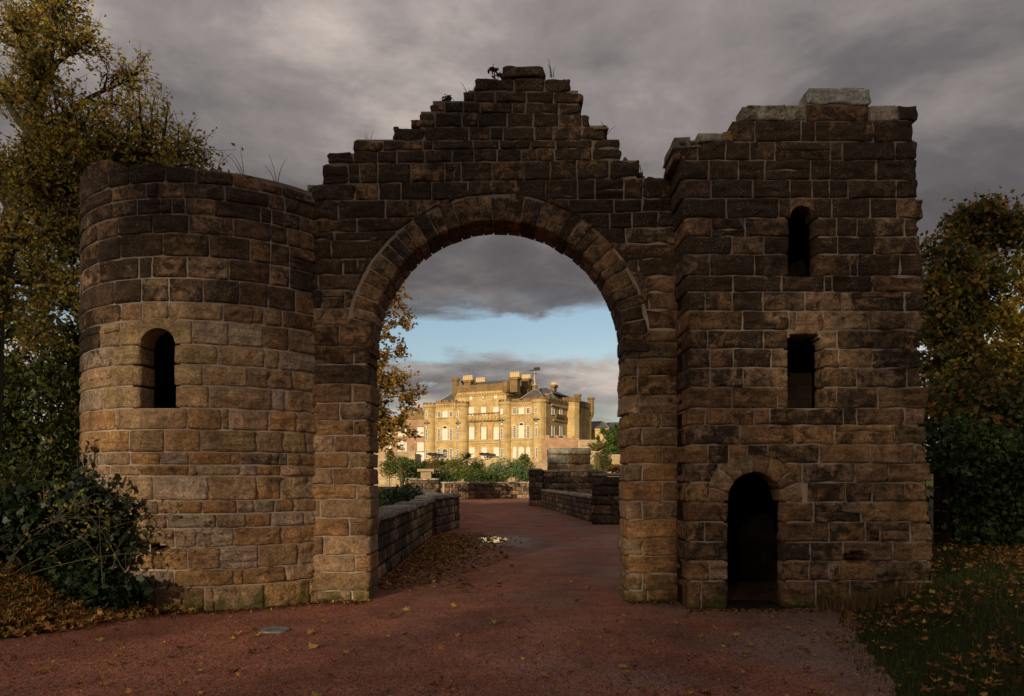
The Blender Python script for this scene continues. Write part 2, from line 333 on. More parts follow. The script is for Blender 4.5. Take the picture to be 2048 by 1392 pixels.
# ------------------------------------------------------------------ masonry: one mesh object for each stone
TAN, ORA, PNK, BRN, DRK, OLI, GRY = (.51, .335, .195), (.50, .275, .115), (.50, .375, .275), (.35, .205, .105), (.17, .105, .064), (.47, .325, .170), (.42, .365, .285)
stone_count = 0
def stone(surf, m2, w, h, parent, col, crust, depth=.14, push=None, name='stone', rough=1.0, pits=None, edge=.007, lump=.0, res=.034, jit=.006, rc=.02):
    """one block: front grid displaced like worn sandstone, sides running back into the wall"""
    global stone_count; stone_count += 1
    sd = stone_count*7.31
    nx = max(4, min(16, int(w/res)+1)); ny = max(4, min(15, int(h/(res*.8))+1))
    bulge = .002+.010*rng.random(); wav = rng.choice((.006, .010, .020, .032))*rough; tilt = rng.uniform(-.010, .010); tilt2 = rng.uniform(-.012, .012)
    V = []; aw = min(.019, w*.2)/w; ah = min(.018, h*.2)/h
    for j in range(ny+1):
        t = j/ny
        for i in range(nx+1):
            s = i/nx
            # corners rounded, outline wobbling
            a, b = m2(s, t)
            e = min(min(s, 1-s)/aw, 1); f = min(min(t, 1-t)/ah, 1)
            cs = (1-e)*(1-f)
            ca, cb = m2(.5, .5)
            a += (ca-a)*rc*cs; b += (cb-b)*rc*1.3*cs
            a += jit*1.6*noise.noise(Vector((a*6, b*9, sd))); b += jit*1.6*noise.noise(Vector((a*5, b*8, sd+50)))
            d = -edge*(1-e*f) + bulge*(4*s*(1-s))*(4*t*(1-t))*.6
            d += wav*noise.noise(Vector((a*2.2+sd, b*15, sd))) + .021*rough*noise.noise(Vector((a*8, b*10, sd+9))) + .009*rough*noise.noise(Vector((a*25, b*25, sd)))
            d += tilt*(s-.5)*2+tilt2*(t-.5)*2 + lump*(4*s*(1-s))
            d = max(d, -.0145)
            if push is not None: a, b = push(a, b)
            if pits:
                for (pa, pb, ra, rb, dp) in pits:
                    q = ((a-pa)/ra)**2+((b-pb)/rb)**2
                    if q < 1.6: d -= dp*(1-q/1.6)**.7
            V.append((a, b, d))
    n = nx+1; F = [(j*n+i, j*n+i+1, (j+1)*n+i+1, (j+1)*n+i) for j in range(ny) for i in range(nx)]
    ring = [i for i in range(n)] + [j*n+nx for j in range(1, ny+1)] + [ny*n+i for i in range(nx-1, -1, -1)] + [j*n for j in range(ny-1, 0, -1)]
    k = len(V); RR = []
    segs = 1 if depth < .3 else 4
    for q in range(1, segs+1):
        for r in ring:
            a, b, d = V[r]
            if q < segs:
                wob = .010*noise.noise(Vector((a*7+q*3.1, b*14, sd)))
                a += wob*1.2; b += wob*.6
            V.append((a, b, d-depth*q/segs))
        prev = ring if q == 1 else [k+(q-2)*len(ring)+i for i in range(len(ring))]
        cur = [k+(q-1)*len(ring)+i for i in range(len(ring))]
        m = len(ring)
        F += [(prev[i], cur[i], cur[(i+1) % m], prev[(i+1) % m]) for i in range(m)]
    W = [surf(*v) for v in V]
    c = Vector((0, 0, 0))
    for q in W: c += Vector(q)
    c /= len(W)
    me = mesh(name, [(q[0]-c.x, q[1]-c.y, q[2]-c.z) for q in W], F, True)
    o = link(name, me, M_STONE, parent); o.location = c - (parent.location if parent else Vector((0, 0, 0)))
    o.color = (*col, crust); return o

def cell(a0, a1, b0, b1, gap=.011):
    g0 = gap*(.7+.6*rng.random()); 
    return (lambda s, t: (a0+g0+(a1-a0-2*g0)*s, b0+g0+(b1-b0-2*g0)*t)), a1-a0-2*g0, b1-b0-2*g0
def quad(cx4, gap=.0105):
    (a00, b00), (a10, b10), (a11, b11), (a01, b01) = cx4
    ca = (a00+a10+a11+a01)/4; cb = (b00+b10+b11+b01)/4
    def m(s, t):
        a = (a00*(1-s)+a10*s)*(1-t)+(a01*(1-s)+a11*s)*t; b = (b00*(1-s)+b10*s)*(1-t)+(b01*(1-s)+b11*s)*t
        L = math.hypot(a-ca, b-cb)+1e-6; k = max(0, 1-gap/L*1.2)
        return ca+(a-ca)*k, cb+(b-cb)*k
    return m, math.hypot(a10-a00, b10-b00), math.hypot(a01-a00, b01-b00)

def split(q, p=.16):
    """now and then a course holds two thin stones, or a long stone and a snippet, instead of one"""
    w = math.hypot(q[1][0]-q[0][0], q[1][1]-q[0][1]); h = math.hypot(q[3][0]-q[0][0], q[3][1]-q[0][1]); L = lambda a, b, t: (a[0]+(b[0]-a[0])*t, a[1]+(b[1]-a[1])*t)
    r = rng.random()
    if r < p and h > .22 and w > .3:
        t = rng.uniform(.32, .68); u = t+rng.uniform(-.05, .05); a, b = L(q[0], q[3], t), L(q[1], q[2], u); return [[q[0], q[1], b, a], [a, b, q[2], q[3]]]
    if r < p*1.7 and w > .5:
        t = rng.choice((rng.uniform(.12, .25), rng.uniform(.75, .88))); u = t+rng.uniform(-.03, .03); a, b = L(q[0], q[1], t), L(q[3], q[2], u); return [[q[0], a, b, q[3]], [a, q[1], q[2], b]]
    return [q]
def wall_surf(Y): return lambda a, b, d: (a, Y-d, b)
def jitcol(c, k=.12):
    c = tuple(x+(y-x)*.25 for x, y in zip(c, (.42, .240, .130))) if c not in (DRK, GRY) and sum(c) < 1.4 else c
    f = 1+rng.uniform(-k, k)*1.6; return tuple(min(.6, x*f*(1+rng.uniform(-k, k)*.3)) for x in c)

# ---- round tower
TX, TY, TR = -4.489, 11.86, 2.03
tower = empty('round_tower', 'ruined round sandstone tower with one arched slit window, left of the archway', 'tower', (TX, TY, 0))
def tower_ray(px):
    dx = (px-CX)/FPX; A = dx*dx+1; B = -2*(dx*TX+TY); Cc = TX*TX+TY*TY-TR*TR; disc = B*B-4*A*Cc
    if disc < 0: disc = 0
    y = (-B-math.sqrt(disc))/(2*A); x = dx*y
    return math.atan2(x-TX, TY-y), y
def tower_surf(a, b, d):
    th = a/TR; r = TR+d; return (TX+r*math.sin(th), TY-r*math.cos(th), b)
ty0 = 9.86
def tz(py): return CAMH-(py-HZ)/FPX*ty0
def ac(x): return 140+x/2.784
def bc(x): return 140+x/2.9
T = [  # (top row, bottom row in the photo, joints, window gap)
 (331, 366, [ac(x) for x in (60, 210, 330, 530, 700, 910, 1060, 1185, 1340)], None),
 (366, 397, [ac(x) for x in (60, 230, 420, 490, 630, 860, 1110, 1200, 1340)], None),
 (397, 429, [ac(x) for x in (60, 150, 235, 370, 500, 565, 640, 800, 1065, 1125, 1285, 1340)], None),
 (429, 467, [ac(x) for x in (60, 145, 265, 455, 660, 910, 1120, 1215, 1340)], None),
 (467, 513, [ac(x) for x in (60, 150, 280, 515, 775, 1005, 1120, 1225, 1340)], None),
 (513, 556, [ac(x) for x in (60, 165, 380, 455, 650, 885, 1115, 1225, 1340)], None),
 (556, 604, [ac(x) for x in (60, 245, 395, 548, 740, 945, 1105, 1260, 1340)], None),
 (604, 640, [ac(x) for x in (60, 280, 400, 545, 850, 1080, 1185, 1340)], None),
 (640, 689, [ac(x) for x in (60, 165, 275, 385, 560, 680, 885, 1080, 1220, 1340)], (278, 350)),
 (689, 729, [ac(x) for x in (60, 235, 385, 575, 820, 1085, 1165, 1340)], (278, 350)),
 (729, 771, [ac(x) for x in (60, 230, 385, 575, 740, 990, 1100, 1240, 1340)], (278, 350)),
 (771, 816, [bc(x) for x in (50, 190, 400, 607, 805, 1175, 1250, 1410)], (278, 350)),
 (816, 859, [bc(x) for x in (50, 260, 290, 680, 880, 925, 1155, 1315, 1410)], None),
 (859, 904, [bc(x) for x in (50, 165, 340, 545, 755, 1080, 1240, 1370, 1410)], None),
 (904, 930, [bc(x) for x in (50, 205, 345, 520, 690, 985, 1265, 1340, 1410)], None),
 (930, 952, [bc(x) for x in (50, 230, 400, 690, 985, 1085, 1225, 1345, 1410)], None),
 (952, 1001, [bc(x) for x in (50, 210, 275, 480, 800, 1085, 1225, 1410)], None),
 (1001, 1028, [bc(x) for x in (50, 180, 325, 510, 630, 765, 970, 1065, 1190, 1300, 1410)], None),
 (1028, 1057, [bc(x) for x in (50, 300, 560, 850, 1020, 1170, 1360, 1410)], None),
 (1057, 1095, [bc(x) for x in (50, 330, 605, 730, 950, 1230, 1410)], None),
 (1095, 1140, [bc(x) for x in (50, 400, 680, 870, 1095, 1325, 1410)], None),
 (1140, 1174, [bc(x) for x in (50, 300, 600, 950, 1250, 1410)], None),
 (1174, 1235, [bc(x) for x in (50, 400, 780, 1130, 1410)], None)]
TH_L = math.radians(-96)
def tth(px): return tower_ray(px)[0]
wa0, wa1 = tth(279)*TR, tth(350)*TR; wz0, wz1 = tz(816), tz(655); wac = (wa0+wa1)/2; wr = (wa1-wa0)/2
def tpush(a, b):
    zc = wz1-wr
    if b > zc:
        dx, dz = a-wac, b-zc; L = math.hypot(dx, dz)
        if L < wr: k = wr/max(L, .02); return wac+dx*k, zc+dz*k
    return a, b
pit_th = tth(312)*TR
tower_pits = [(pit_th, tz(1096), .12, .05, .30)]
def near_(a0, a1): return a0 < wa1+.15 and a1 > wa0-.15
for ci, (yt, yb, js, gapw) in enumerate(T):
    z1, z0 = tz(yt), tz(yb)
    ths = [tth(j)*TR for j in js]; ths[0] = TH_L*TR
    ths[-1] = tth(628)*TR + .06
    # two more hidden-side stones keep the course going round
    for i in range(len(ths)-1):
        a0, a1 = ths[i], ths[i+1]
        if a1-a0 < .05: continue
        mid = (a0+a1)/2
        if gapw and wa0-.03 < mid < wa1+.03: continue
        pm = (js[i]+js[i+1])/2; ym = (yt+yb)/2
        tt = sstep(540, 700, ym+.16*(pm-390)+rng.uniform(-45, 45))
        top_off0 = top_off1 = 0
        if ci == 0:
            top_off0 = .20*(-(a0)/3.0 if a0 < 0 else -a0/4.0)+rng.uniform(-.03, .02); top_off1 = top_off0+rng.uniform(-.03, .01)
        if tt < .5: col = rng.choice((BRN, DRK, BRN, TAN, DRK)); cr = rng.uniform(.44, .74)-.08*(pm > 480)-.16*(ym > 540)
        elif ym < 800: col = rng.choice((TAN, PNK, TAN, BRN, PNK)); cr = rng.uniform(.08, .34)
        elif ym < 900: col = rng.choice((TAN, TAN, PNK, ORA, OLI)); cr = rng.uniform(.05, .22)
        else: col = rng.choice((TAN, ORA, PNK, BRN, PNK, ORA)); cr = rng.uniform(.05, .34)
        if gapw and (abs(a1-wa0) < .06 or abs(a0-wa1) < .06): col = OLI; cr = .05
        gp = .0105
        b0, b1 = z0, z1
        q = [(a0+gp, b0+gp), (a1-gp, b0+gp), (a1-gp, b1-gp+top_off1), (a0+gp, b1-gp+top_off0)]
        for q in (split(q) if not (near_(a0, a1) or ci == 0 or ci in (19, 20)) else [q]):
         m2 = (lambda q: (lambda s, t: (((q[0][0]*(1-s)+q[1][0]*s)*(1-t)+(q[3][0]*(1-s)+q[2][0]*s)*t), ((q[0][1]*(1-s)+q[1][1]*s)*(1-t)+(q[3][1]*(1-s)+q[2][1]*s)*t))))(q)
         near = gapw and (abs(a1-wa0) < .08 or abs(a0-wa1) < .08)
         head = z1 > wz1-.02 and z0 < wz1+.12 and a0 < wa1+.1 and a1 > wa0-.1
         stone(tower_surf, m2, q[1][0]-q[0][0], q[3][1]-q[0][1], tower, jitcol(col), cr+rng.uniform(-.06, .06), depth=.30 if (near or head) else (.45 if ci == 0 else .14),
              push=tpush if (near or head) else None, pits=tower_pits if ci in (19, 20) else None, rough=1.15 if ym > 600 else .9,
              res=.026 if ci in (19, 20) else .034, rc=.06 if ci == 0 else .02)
def lpush(a, b):
    dx, dz = a-wac, b-(wz1-wr); L = math.hypot(dx, dz)
    if L < wr: k = wr/max(L, .02); return wac+dx*k, wz1-wr+abs(dz)*k
    return a, b
def head_map(xc, r, zc, top):
    def m(s, t):
        c = -math.cos(math.pi*s); b0 = zc-.01+math.sqrt(max(0, 1-c*c))*r; return xc+c*(r+.005), b0+(top-b0)*t
    return m
stone(tower_surf, head_map(wac, wr, wz1-wr, tz(637)), wr*2, .3, tower, OLI, .08, .30, None, 'lintel_stone', .8, rc=0, res=.022, edge=.004)
# core and inside
cv = MB(); nseg = 96; rows = np.arange(-.2, tz(350)+.0, .09)
for rr in (TR-.018, TR-.32):
    for z in rows:
        for i in range(nseg):
            t0 = 2*math.pi*i/nseg-math.pi; t1 = 2*math.pi*(i+1)/nseg-math.pi; am = (t0+t1)/2*TR
            if ((am-pit_th)/.13)**2+((z+.045-tz(1096))/.09)**2 < 1: continue
            if wa0-.05 < am < wa1+.05 and wz0-.03 < z+.045 < wz1+.05: continue
            cv.add([(rr*math.sin(t0), -rr*math.cos(t0), z), (rr*math.sin(t1), -rr*math.cos(t1), z), (rr*math.sin(t1), -rr*math.cos(t1), z+.09), (rr*math.sin(t0), -rr*math.cos(t0), z+.09)], [(0, 1, 2, 3)])
cv.build('mortar_core', M_MORTAR, tower)
MB().cyl(0, 0, tz(372), tz(366), TR-.03, n=48).build('shade_cap_slab', M_MORTAR, tower)  # added cap that keeps daylight out of the hollow tower
MB().cyl(0, 0, tz(830), tz(822), TR-.3, n=40).build('floor_slab', M_RUB, tower)
MB().cyl(0, .45, tz(822), tz(560), TR-1.25, n=20).build('inner_pier', M_RUB, tower)
# rubble facing of the inside, seen through the slit
for k in range(26):
    th = R(rng.uniform(-30, 5)); z = tz(812)+rng.random()*1.15
# ---- arch wall
WY = 10.7; WS = FPX/WY
XI0, XI1 = -2.012, 1.60; AXC = (XI0+XI1)/2; AR = (XI1-XI0)/2; AZC = CAMH+(HZ-440)/WS-AR; AO = AR+.37
arch = empty('ruined_arch', 'ruined stone archway with a stepped broken gable over the red drive', 'archway', (AXC, WY, 0))
def wx(px): return (px-CX)/WS
def wz(py): return CAMH-(py-HZ)/WS
def cc(x): return 600+x/2.485
def cy_(y): return 100+y/2.485
def ec(x): return 1220+x/2.2456
def ey(y): return 640+y/2.2456
LEFT, RIGHT = 628, 1352
def apush(a, b):
    dx, dz = a-AXC, b-AZC; L = math.hypot(dx, dz)
    if dz > -.02 and L < AO+.012: k = (AO+.012)/max(L, .05); return AXC+dx*k, AZC+dz*k
    return a, b
A_ = [((72, 135), (72, 135), (1005, 1218), []),
 ((135, 205), (140, 205), (870, 1065, 1215, 1350), []),
 ((205, 250), (205, 268), (818, 870, 970, 1125, 1260, 1400), []),
 ((250, 305), (268, 318), (642, 720, 812, 895, 1055, 1120, 1285, 1405), []),
 ((305, 382), (318, 380), (582, 670, 805, 885, 1030, 1160, 1285, 1400, 1440), []),
 ((382, 448), (380, 448), (450, 620, 840, 945, 1010, 1165, 1255, 1400, 1525), []),
 ((448, 505), (448, 480), (262, 410, 610, 660, 860, 990, 1145, 1270, 1455, 1605), []),
 ((505, 567), (480, 540), (128, 265, 385, 480, 620, 755, 865, 980, 1100, 1265, 1450, 1605), []),
 ((567, 668), (540, 632), (110, 240, 295, 385, 550, 720, 765, 955, 1115, 1245, 1375, 1535, 1690), []),
 ((668, 746), (632, 740), (60, 275, 390, 500, 655, 835, 1070, 1220, 1380, 1465, 1610, 1705, 1840), []),
 ((746, 842), (740, 800), (60, 190, 425, 585, 700, 850), (1190, 1335, 1560, 1700, 1840)),
 ((842, 906), (800, 882), (60, 285, 540, 640), (1400, 1540, 1650, 1780, 1840)),
 ((906, 942), (882, 962), (60, 170, 440, 520), (1480, 1620, 1840)),
 ((942, 1037), (962, 1037), (60, 155, 400, 440), (1560, 1630, 1840)),
 ((1037, 1116), (1037, 1125), (60, 215, 285, 380), (1600, 1680, 1840)),
 ((1116, 1192), (1125, 1200), (60, 90, 300, 330), (1610, 1690, 1840)),
 ((1192, 1283), (1200, 1290), (60, 105, 220, 300), (1640, 1735, 1840)),
 ((1283, 1367), (1290, 1392), (60, 105, 230, 290), (1650, 1745, 1840))]
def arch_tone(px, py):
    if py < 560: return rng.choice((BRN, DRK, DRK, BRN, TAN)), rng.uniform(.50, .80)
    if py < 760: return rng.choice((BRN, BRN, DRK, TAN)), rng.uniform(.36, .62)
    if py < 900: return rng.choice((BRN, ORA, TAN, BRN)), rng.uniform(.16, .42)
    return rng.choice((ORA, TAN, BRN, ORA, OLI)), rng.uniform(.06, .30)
wsurf = wall_surf(WY)
for ci, ((lt, lb), (rt, rb), js, js2) in enumerate(A_):
    def yat(l, r, x): return l+(r-l)*(min(max(x, 60), 1840)-60)/1780
    if ci >= 10:     # spandrel courses run up to the ring of voussoirs
        def ring_px(side, y):
            dz_ = wz(cy_(y))-AZC; hw = math.sqrt(max(.09, AO*AO-dz_*dz_)) if dz_ < AO else .3
            return ((AXC+side*hw)*WS+CX-600)*2.485
        e0 = ring_px(-1, lt); js = [x for x in js if x < e0-45]+[e0]; e1 = ring_px(1, rt); js2 = [e1]+[x for x in js2 if x > e1+45]
    for seq in (js, js2):
        for i in range(len(seq)-1):
            x0, x1 = seq[i], seq[i+1]; end = (i == 0 and seq is js) or (i == len(seq)-2 and (seq is js2 or not js2))
            a0, a1 = wx(cc(x0)), wx(cc(x1))
            if ci >= 9 and i == 0 and seq is js: a0 = wx(LEFT)-.12
            if ci >= 9 and i == len(seq)-2 and (seq is js2 or not js2): a1 = wx(RIGHT)+.05
            q = [(a0, wz(cy_(yat(lb, rb, x0)))), (a1, wz(cy_(yat(lb, rb, x1)))), (a1, wz(cy_(yat(lt, rt, x1)))), (a0, wz(cy_(yat(lt, rt, x0))))]
            mc = Vector((sum(p_[0] for p_ in q)/4-AXC, sum(p_[1] for p_ in q)/4-AZC))
            # skip blocks swallowed by the ring of voussoirs
            cor = [math.hypot(p_[0]-AXC, p_[1]-AZC) > AO+.06 or p_[1] < AZC for p_ in q]
            if ci < 10 and (sum(cor) < 2 and mc.length < AO+.02 or sum(cor) == 0): continue
            near = any(math.hypot(p_[0]-AXC, p_[1]-AZC) < AO+.05 for p_ in q)
            if ci < 10 and near and math.hypot(mc.x, mc.y) < AO-.04 and mc.y > 0: continue
            col, cr = arch_tone(cc((x0+x1)/2), cy_((lt+lb)/2))
            if end and ci < 10:
                k_ = rng.uniform(-.04, .03); j_ = 0 if (i == 0 and seq is js) else 1; dx_ = -k_ if j_ == 0 else k_
                q = [(x+dx_*(1 if (n_ in (0, 3)) == (j_ == 0) else 0), y+(rng.uniform(-.03, .01) if n_ > 1 else 0)) for n_, (x, y) in enumerate(q)]
            for q_ in (split(q) if not (near or end) else [q]):
                m2, w, h = quad(q_)
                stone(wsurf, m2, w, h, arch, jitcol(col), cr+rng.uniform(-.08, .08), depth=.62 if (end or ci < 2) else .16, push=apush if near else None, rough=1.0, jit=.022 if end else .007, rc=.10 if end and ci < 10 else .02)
# free blocks on the broken edge
for (x0, x1, y0, y1) in ((548, 668, 345, 384), (1400, 1535, 382, 398), (1690, 1708, 605, 632), (812, 870, 205, 250)):
    m2, w, h = quad([(wx(cc(x0)), wz(cy_(y1))), (wx(cc(x1)), wz(cy_(y1))), (wx(cc(x1)), wz(cy_(y0))), (wx(cc(x0)), wz(cy_(y0)))], .004)
    stone(wsurf, m2, w, h, arch, jitcol(BRN), .5, depth=.5, rough=1.4, jit=.015)
for ci in range(1, 10):
    (lt, lb), (rt, rb), js, js2 = A_[ci]; up = A_[ci-1][2]
    for (xa, xb, yy) in ((js[0], up[0], lt), (up[-1], js[-1], rt)):
        x = min(xa, xb)+6
        while x < max(xa, xb)-8:
            ww = rng.uniform(18, 50); hh = rng.uniform(6, 18)
            if rng.random() < .55 and x+ww < max(xa, xb)+10:
                m2, w, h = quad([(wx(cc(x)), wz(cy_(yy+5))), (wx(cc(x+ww)), wz(cy_(yy+5))), (wx(cc(x+ww*.9)), wz(cy_(yy-hh))), (wx(cc(x+ww*.12)), wz(cy_(yy-hh*rng.uniform(.5, 1))))], .002)
                stone(wall_surf(WY+rng.uniform(.02, .2)), m2, w, h, arch, jitcol(rng.choice((BRN, DRK, GRY))), .5, depth=.3, rough=1.6, jit=.02, rc=.2, name='rubble_stone')
            x += ww+rng.uniform(0, 30)
# piers below the springing
def pier(rows_, joints, xa, xb, inner_right):
    for k in range(len(rows_)-1):
        y0, y1 = rows_[k], rows_[k+1]
        xs = [xa]+[j for j in joints[k]]+[xb]
        for i in range(len(xs)-1):
            a0, a1 = wx(xs[i]), wx(xs[i+1])
            reveal = (inner_right and i == len(xs)-2) or (not inner_right and i == 0)
            dx = rng.uniform(-.025, .025) if reveal else 0
            if reveal and inner_right: a1 = XI0+dx
            if reveal and not inner_right: a0 = XI1+dx
            if not inner_right and i == len(xs)-2: a1 += .05
            if inner_right and i == 0: a0 -= .12
            if a1-a0 < .04: continue
            q = [(a0, wz(y1)), (a1, wz(y1)), (a1, wz(y0)), (a0, wz(y0))]
            c1 = math.hypot(q[0][0]-AXC, q[3][1]-AZC)
            near = wz(y0) > AZC
            col, cr = arch_tone(xs[i], (y0+y1)/2); m2, w, h = quad(q)
            stone(wsurf, m2, w, h, arch, jitcol(col), cr, depth=.64 if reveal else .16, rough=1.1, jit=.012 if reveal else .007)
LROWS = [650, 692, 729, 768, 806, 841, 870.5, 905, 936, 969.5, 999, 1036, 1072.5, 1110.5, 1144.5, 1182, 1212]
LJ = [[ac(1500)], [ac(1580)], [], [ac(1570)], [bc(1565)], [bc(1645)], [bc(1530)], [bc(1615)], [bc(1525)], [bc(1660)], [bc(1450)], [bc(1620)], [bc(1470)], [bc(1655)], [], [bc(1635)]]
pier(LROWS, LJ, LEFT, 744, True)
RROWS = [660] + [ey(v) for v in (97, 174, 250, 338, 422, 483, 566, 645, 726, 814, 896, 978, 1060, 1140, 1216, 1272)]
RJ = [[1290]]+[[ec(v)] if v else [] for v in (0, 125, 125, 130, 230, 145, 235, 145, 235, 145, 0, 145, 0, 145, 170)]
pier(RROWS, RJ, 1248, RIGHT, False)
# haunch stones between the springing and the last traced course
for side in (-1, 1):
    xo = wx(LEFT)-.1 if side < 0 else wx(RIGHT)+.05
# voussoirs
ang = -.04; vs_n = 0
while ang < math.pi+.02:
    wd = rng.uniform(.068, .125); a0, a1 = ang, min(ang+wd, math.pi+.05)
    ro = AO+rng.uniform(-.05, .02); ri = AR+rng.uniform(-.014, .004)
    m2 = (lambda a0, a1, ri, ro: (lambda s, t: (AXC+(ri+(ro-ri)*t)*math.cos(a1-.0035-(a1-a0-.007)*s), AZC+(ri+(ro-ri)*t)*math.sin(a1-.0035-(a1-a0-.007)*s))))(a0, a1, ri, ro)
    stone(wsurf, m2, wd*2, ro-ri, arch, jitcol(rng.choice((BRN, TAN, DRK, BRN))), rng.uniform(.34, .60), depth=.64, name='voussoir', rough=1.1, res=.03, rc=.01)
    ang = a1
rc_ = MB(); NR = 60
for i in range(NR):
    a0, a1 = math.pi*i/NR, math.pi*(i+1)/NR; q = [(r_*math.cos(a), r_*math.sin(a)) for r_, a in ((AR+.012, a0), (AO-.04, a0), (AO-.04, a1), (AR+.012, a1))]
    rc_.add([(x, .017, AZC+z_) for x, z_ in q]+[(x, .60, AZC+z_) for x, z_ in q], [(0, 1, 2, 3), (7, 6, 5, 4), (0, 3, 7, 4), (1, 5, 6, 2)])
rc_.build('ring_core', M_MORTAR, arch)
psurf = wall_surf(WY+.012); a = .42
while a < math.pi-.42:
    wd = rng.uniform(.05, .10); r0, r1 = AO+.012, AO+rng.uniform(.09, .15)
    m2 = (lambda a0, a1, r0, r1: (lambda s, t: (AXC+(r0+(r1-r0)*t)*math.cos(a1-(a1-a0)*s), AZC+(r0+(r1-r0)*t)*math.sin(a1-(a1-a0)*s))))(a, a+wd-.008, r0, r1)
    stone(psurf, m2, wd*2.2, r1-r0, arch, jitcol(rng.choice((DRK, BRN))), rng.uniform(.4, .65), depth=.12, name='packing_stone'); a += wd
# core: rows of slabs set back behind the blocks
core = MB(); z = -.15
ext = []
for ((lt, lb), (rt, rb), js, js2) in A_:
    xs = list(js)+list(js2); ext.append((wz(cy_(max(lb, rb))), wz(cy_(min(lt, rt)))))
def arch_extent(z):
    lo, hi = (wx(LEFT)-.1, wx(RIGHT)+.05) if z < wz(cy_(672)) else (9, -9)
    if z < wz(cy_(636)) and hi < 0: hi = wx(RIGHT)+.05
    for ci, ((lt, lb), (rt, rb), js, js2) in enumerate(A_):
        if ci < 9:
            if wz(cy_(lb)) <= z < wz(cy_(lt)): lo = wx(cc(js[0]))+.05
            if wz(cy_(rb)) <= z < wz(cy_(rt)): hi = wx(cc(js[-1]))-.05
    return lo, hi
dz = .05
while z < wz(cy_(100)):
    lo, hi = arch_extent(z+dz/2) if z > 3 else (wx(LEFT)-.1, wx(RIGHT)+.05)
    zm = z+dz/2; y0, y1 = WY+.018, WY+.60
    if zm < AZC: l, r = XI0-.07, XI1+.07
    elif zm < AZC+AR+.08: hw = math.sqrt(max(0, (AR+.08)**2-(zm-AZC)**2)); l, r = AXC-hw, AXC+hw
    else: l = r = None
    if hi-lo < .05: z += dz; continue
    if l is None: core.box(lo-AXC, hi-AXC, y0-WY, y1-WY, z, z+dz)
    else:
        if l > lo: core.box(lo-AXC, l-AXC, y0-WY, y1-WY, z, z+dz)
        if hi > r: core.box(r-AXC, hi-AXC, y0-WY, y1-WY, z, z+dz)
    z += dz
core.build('mortar_core', M_MORTAR, arch)

# ---- square tower
BY = 10.06; BS = FPX/BY
def bx(px): return (px-CX)/BS
def bz(py): return CAMH-(py-HZ)/BS
def dc(x): return 1220+x/2.677
def dy_(y): return 160+y/2.677
block = empty('square_tower', 'ruined square sandstone tower with low arched doorway and two slit windows, right of the archway', 'tower', (bx(1610), BY, 0))
W1 = (1580, 1629, 410, 552); W2 = (1577, 1641, 668, 817); DR = (1457, 1565, 944, 1225)
def opening(o): return bx(o[0]), bx(o[1]), bz(o[3]), bz(o[2])
OPS = [opening(W1), opening(W2), opening(DR)]
DXC = (OPS[2][0]+OPS[2][1])/2; DRr = (OPS[2][1]-OPS[2][0])/2; DZC = OPS[2][3]-DRr; DRO = DRr+.26
def bpush(a, b):
    for (x0, x1, z0, z1) in OPS:
        r = (x1-x0)/2; xc = (x0+x1)/2; zc = z1-r; rr = r if x1 < OPS[2][1]-1 or z0 > 1 else DRO-.02
        if z0 < 0: rr = DRO-.02
        dx, dz_ = a-xc, b-zc; L = math.hypot(dx, dz_)
        if dz_ > -.01 and L < rr: k = rr/max(L, .03); a, b = xc+dx*k, zc+dz_*k
    return a, b
def drow(y0, y1, l, r=None): return (dy_(y0), dy_(y1), [dc(v) for v in l], [dc(v) for v in r] if r else None)
def erow(y0, y1, l, r=None): return (ey(y0), ey(y1), [ec(v) for v in l], [ec(v) for v in r] if r else None)
B_ = [drow(42, 130, (1050, 1392)),
 drow(132, 218, (690, 945, 1050, 1390, 1545, 1650)),
 drow(218, 328, (650, 775, 1025, 1100, 1410, 1645)),
 drow(328, 428, (365, 470, 620, 750, 885, 1180, 1245, 1530, 1660)),
 drow(428, 533, (372, 530, 690, 830, 1075, 1180, 1425, 1640)),
 drow(533, 632, (380, 540, 765, 965, 1085, 1175, 1275, 1535, 1665)),
 drow(632, 738, (390, 625, 905, 970), (1088, 1190, 1395, 1540, 1665)),
 drow(738, 838, (390, 545, 725, 960), (1095, 1215, 1325, 1580, 1668)),
 drow(838, 933, (395, 655, 825, 960), (1096, 1220, 1420, 1668)),
 drow(933, 1048, (395, 535, 775, 960), (1098, 1290, 1555, 1670)),
 drow(1048, 1133, (400, 660, 920, 1150, 1405, 1670)),
 drow(1133, 1236, (405, 510, 655, 820, 1045, 1290, 1580, 1672)),
 drow(1236, 1338, (400, 710, 960, 1140, 1390, 1675)),
 erow(46, 129, (345, 440, 690, 802), (946, 1020, 1335, 1405)),
 erow(129, 215, (345, 450, 555, 725, 802), (946, 1030, 1180, 1408)),
 erow(215, 302, (345, 450, 600, 802), (946, 1110, 1335, 1402)),
 erow(302, 397, (345, 550, 755, 802), (946, 1020, 1205, 1425)),
 erow(397, 472, (345, 430, 650, 720, 1050, 1110, 1325, 1408)),
 erow(472, 559, (345, 585, 830, 1010, 1280, 1425)),
 erow(559, 645, (345, 440, 535, 620, 710, 940, 1170, 1370, 1428)),
 erow(645, 730, (345, 485, 560), (760, 865, 1105, 1255, 1430)),
 erow(730, 817, (345, 450, 532), (775, 885, 1060, 1180, 1325, 1422)),
 erow(817, 907, (345, 532), (775, 915, 1130, 1270, 1442)),
 erow(907, 997, (345, 425, 532), (775, 985, 1150, 1215, 1350, 1442)),
 erow(997, 1083, (345, 532), (775, 900, 1050, 1270, 1450)),
 erow(1083, 1172, (345, 450, 532), (775, 895, 985, 1030, 1195, 1455)),
 erow(1172, 1300, (345, 410, 532), (775, 925, 1080, 1290, 1460))]
bsurf = wall_surf(BY)
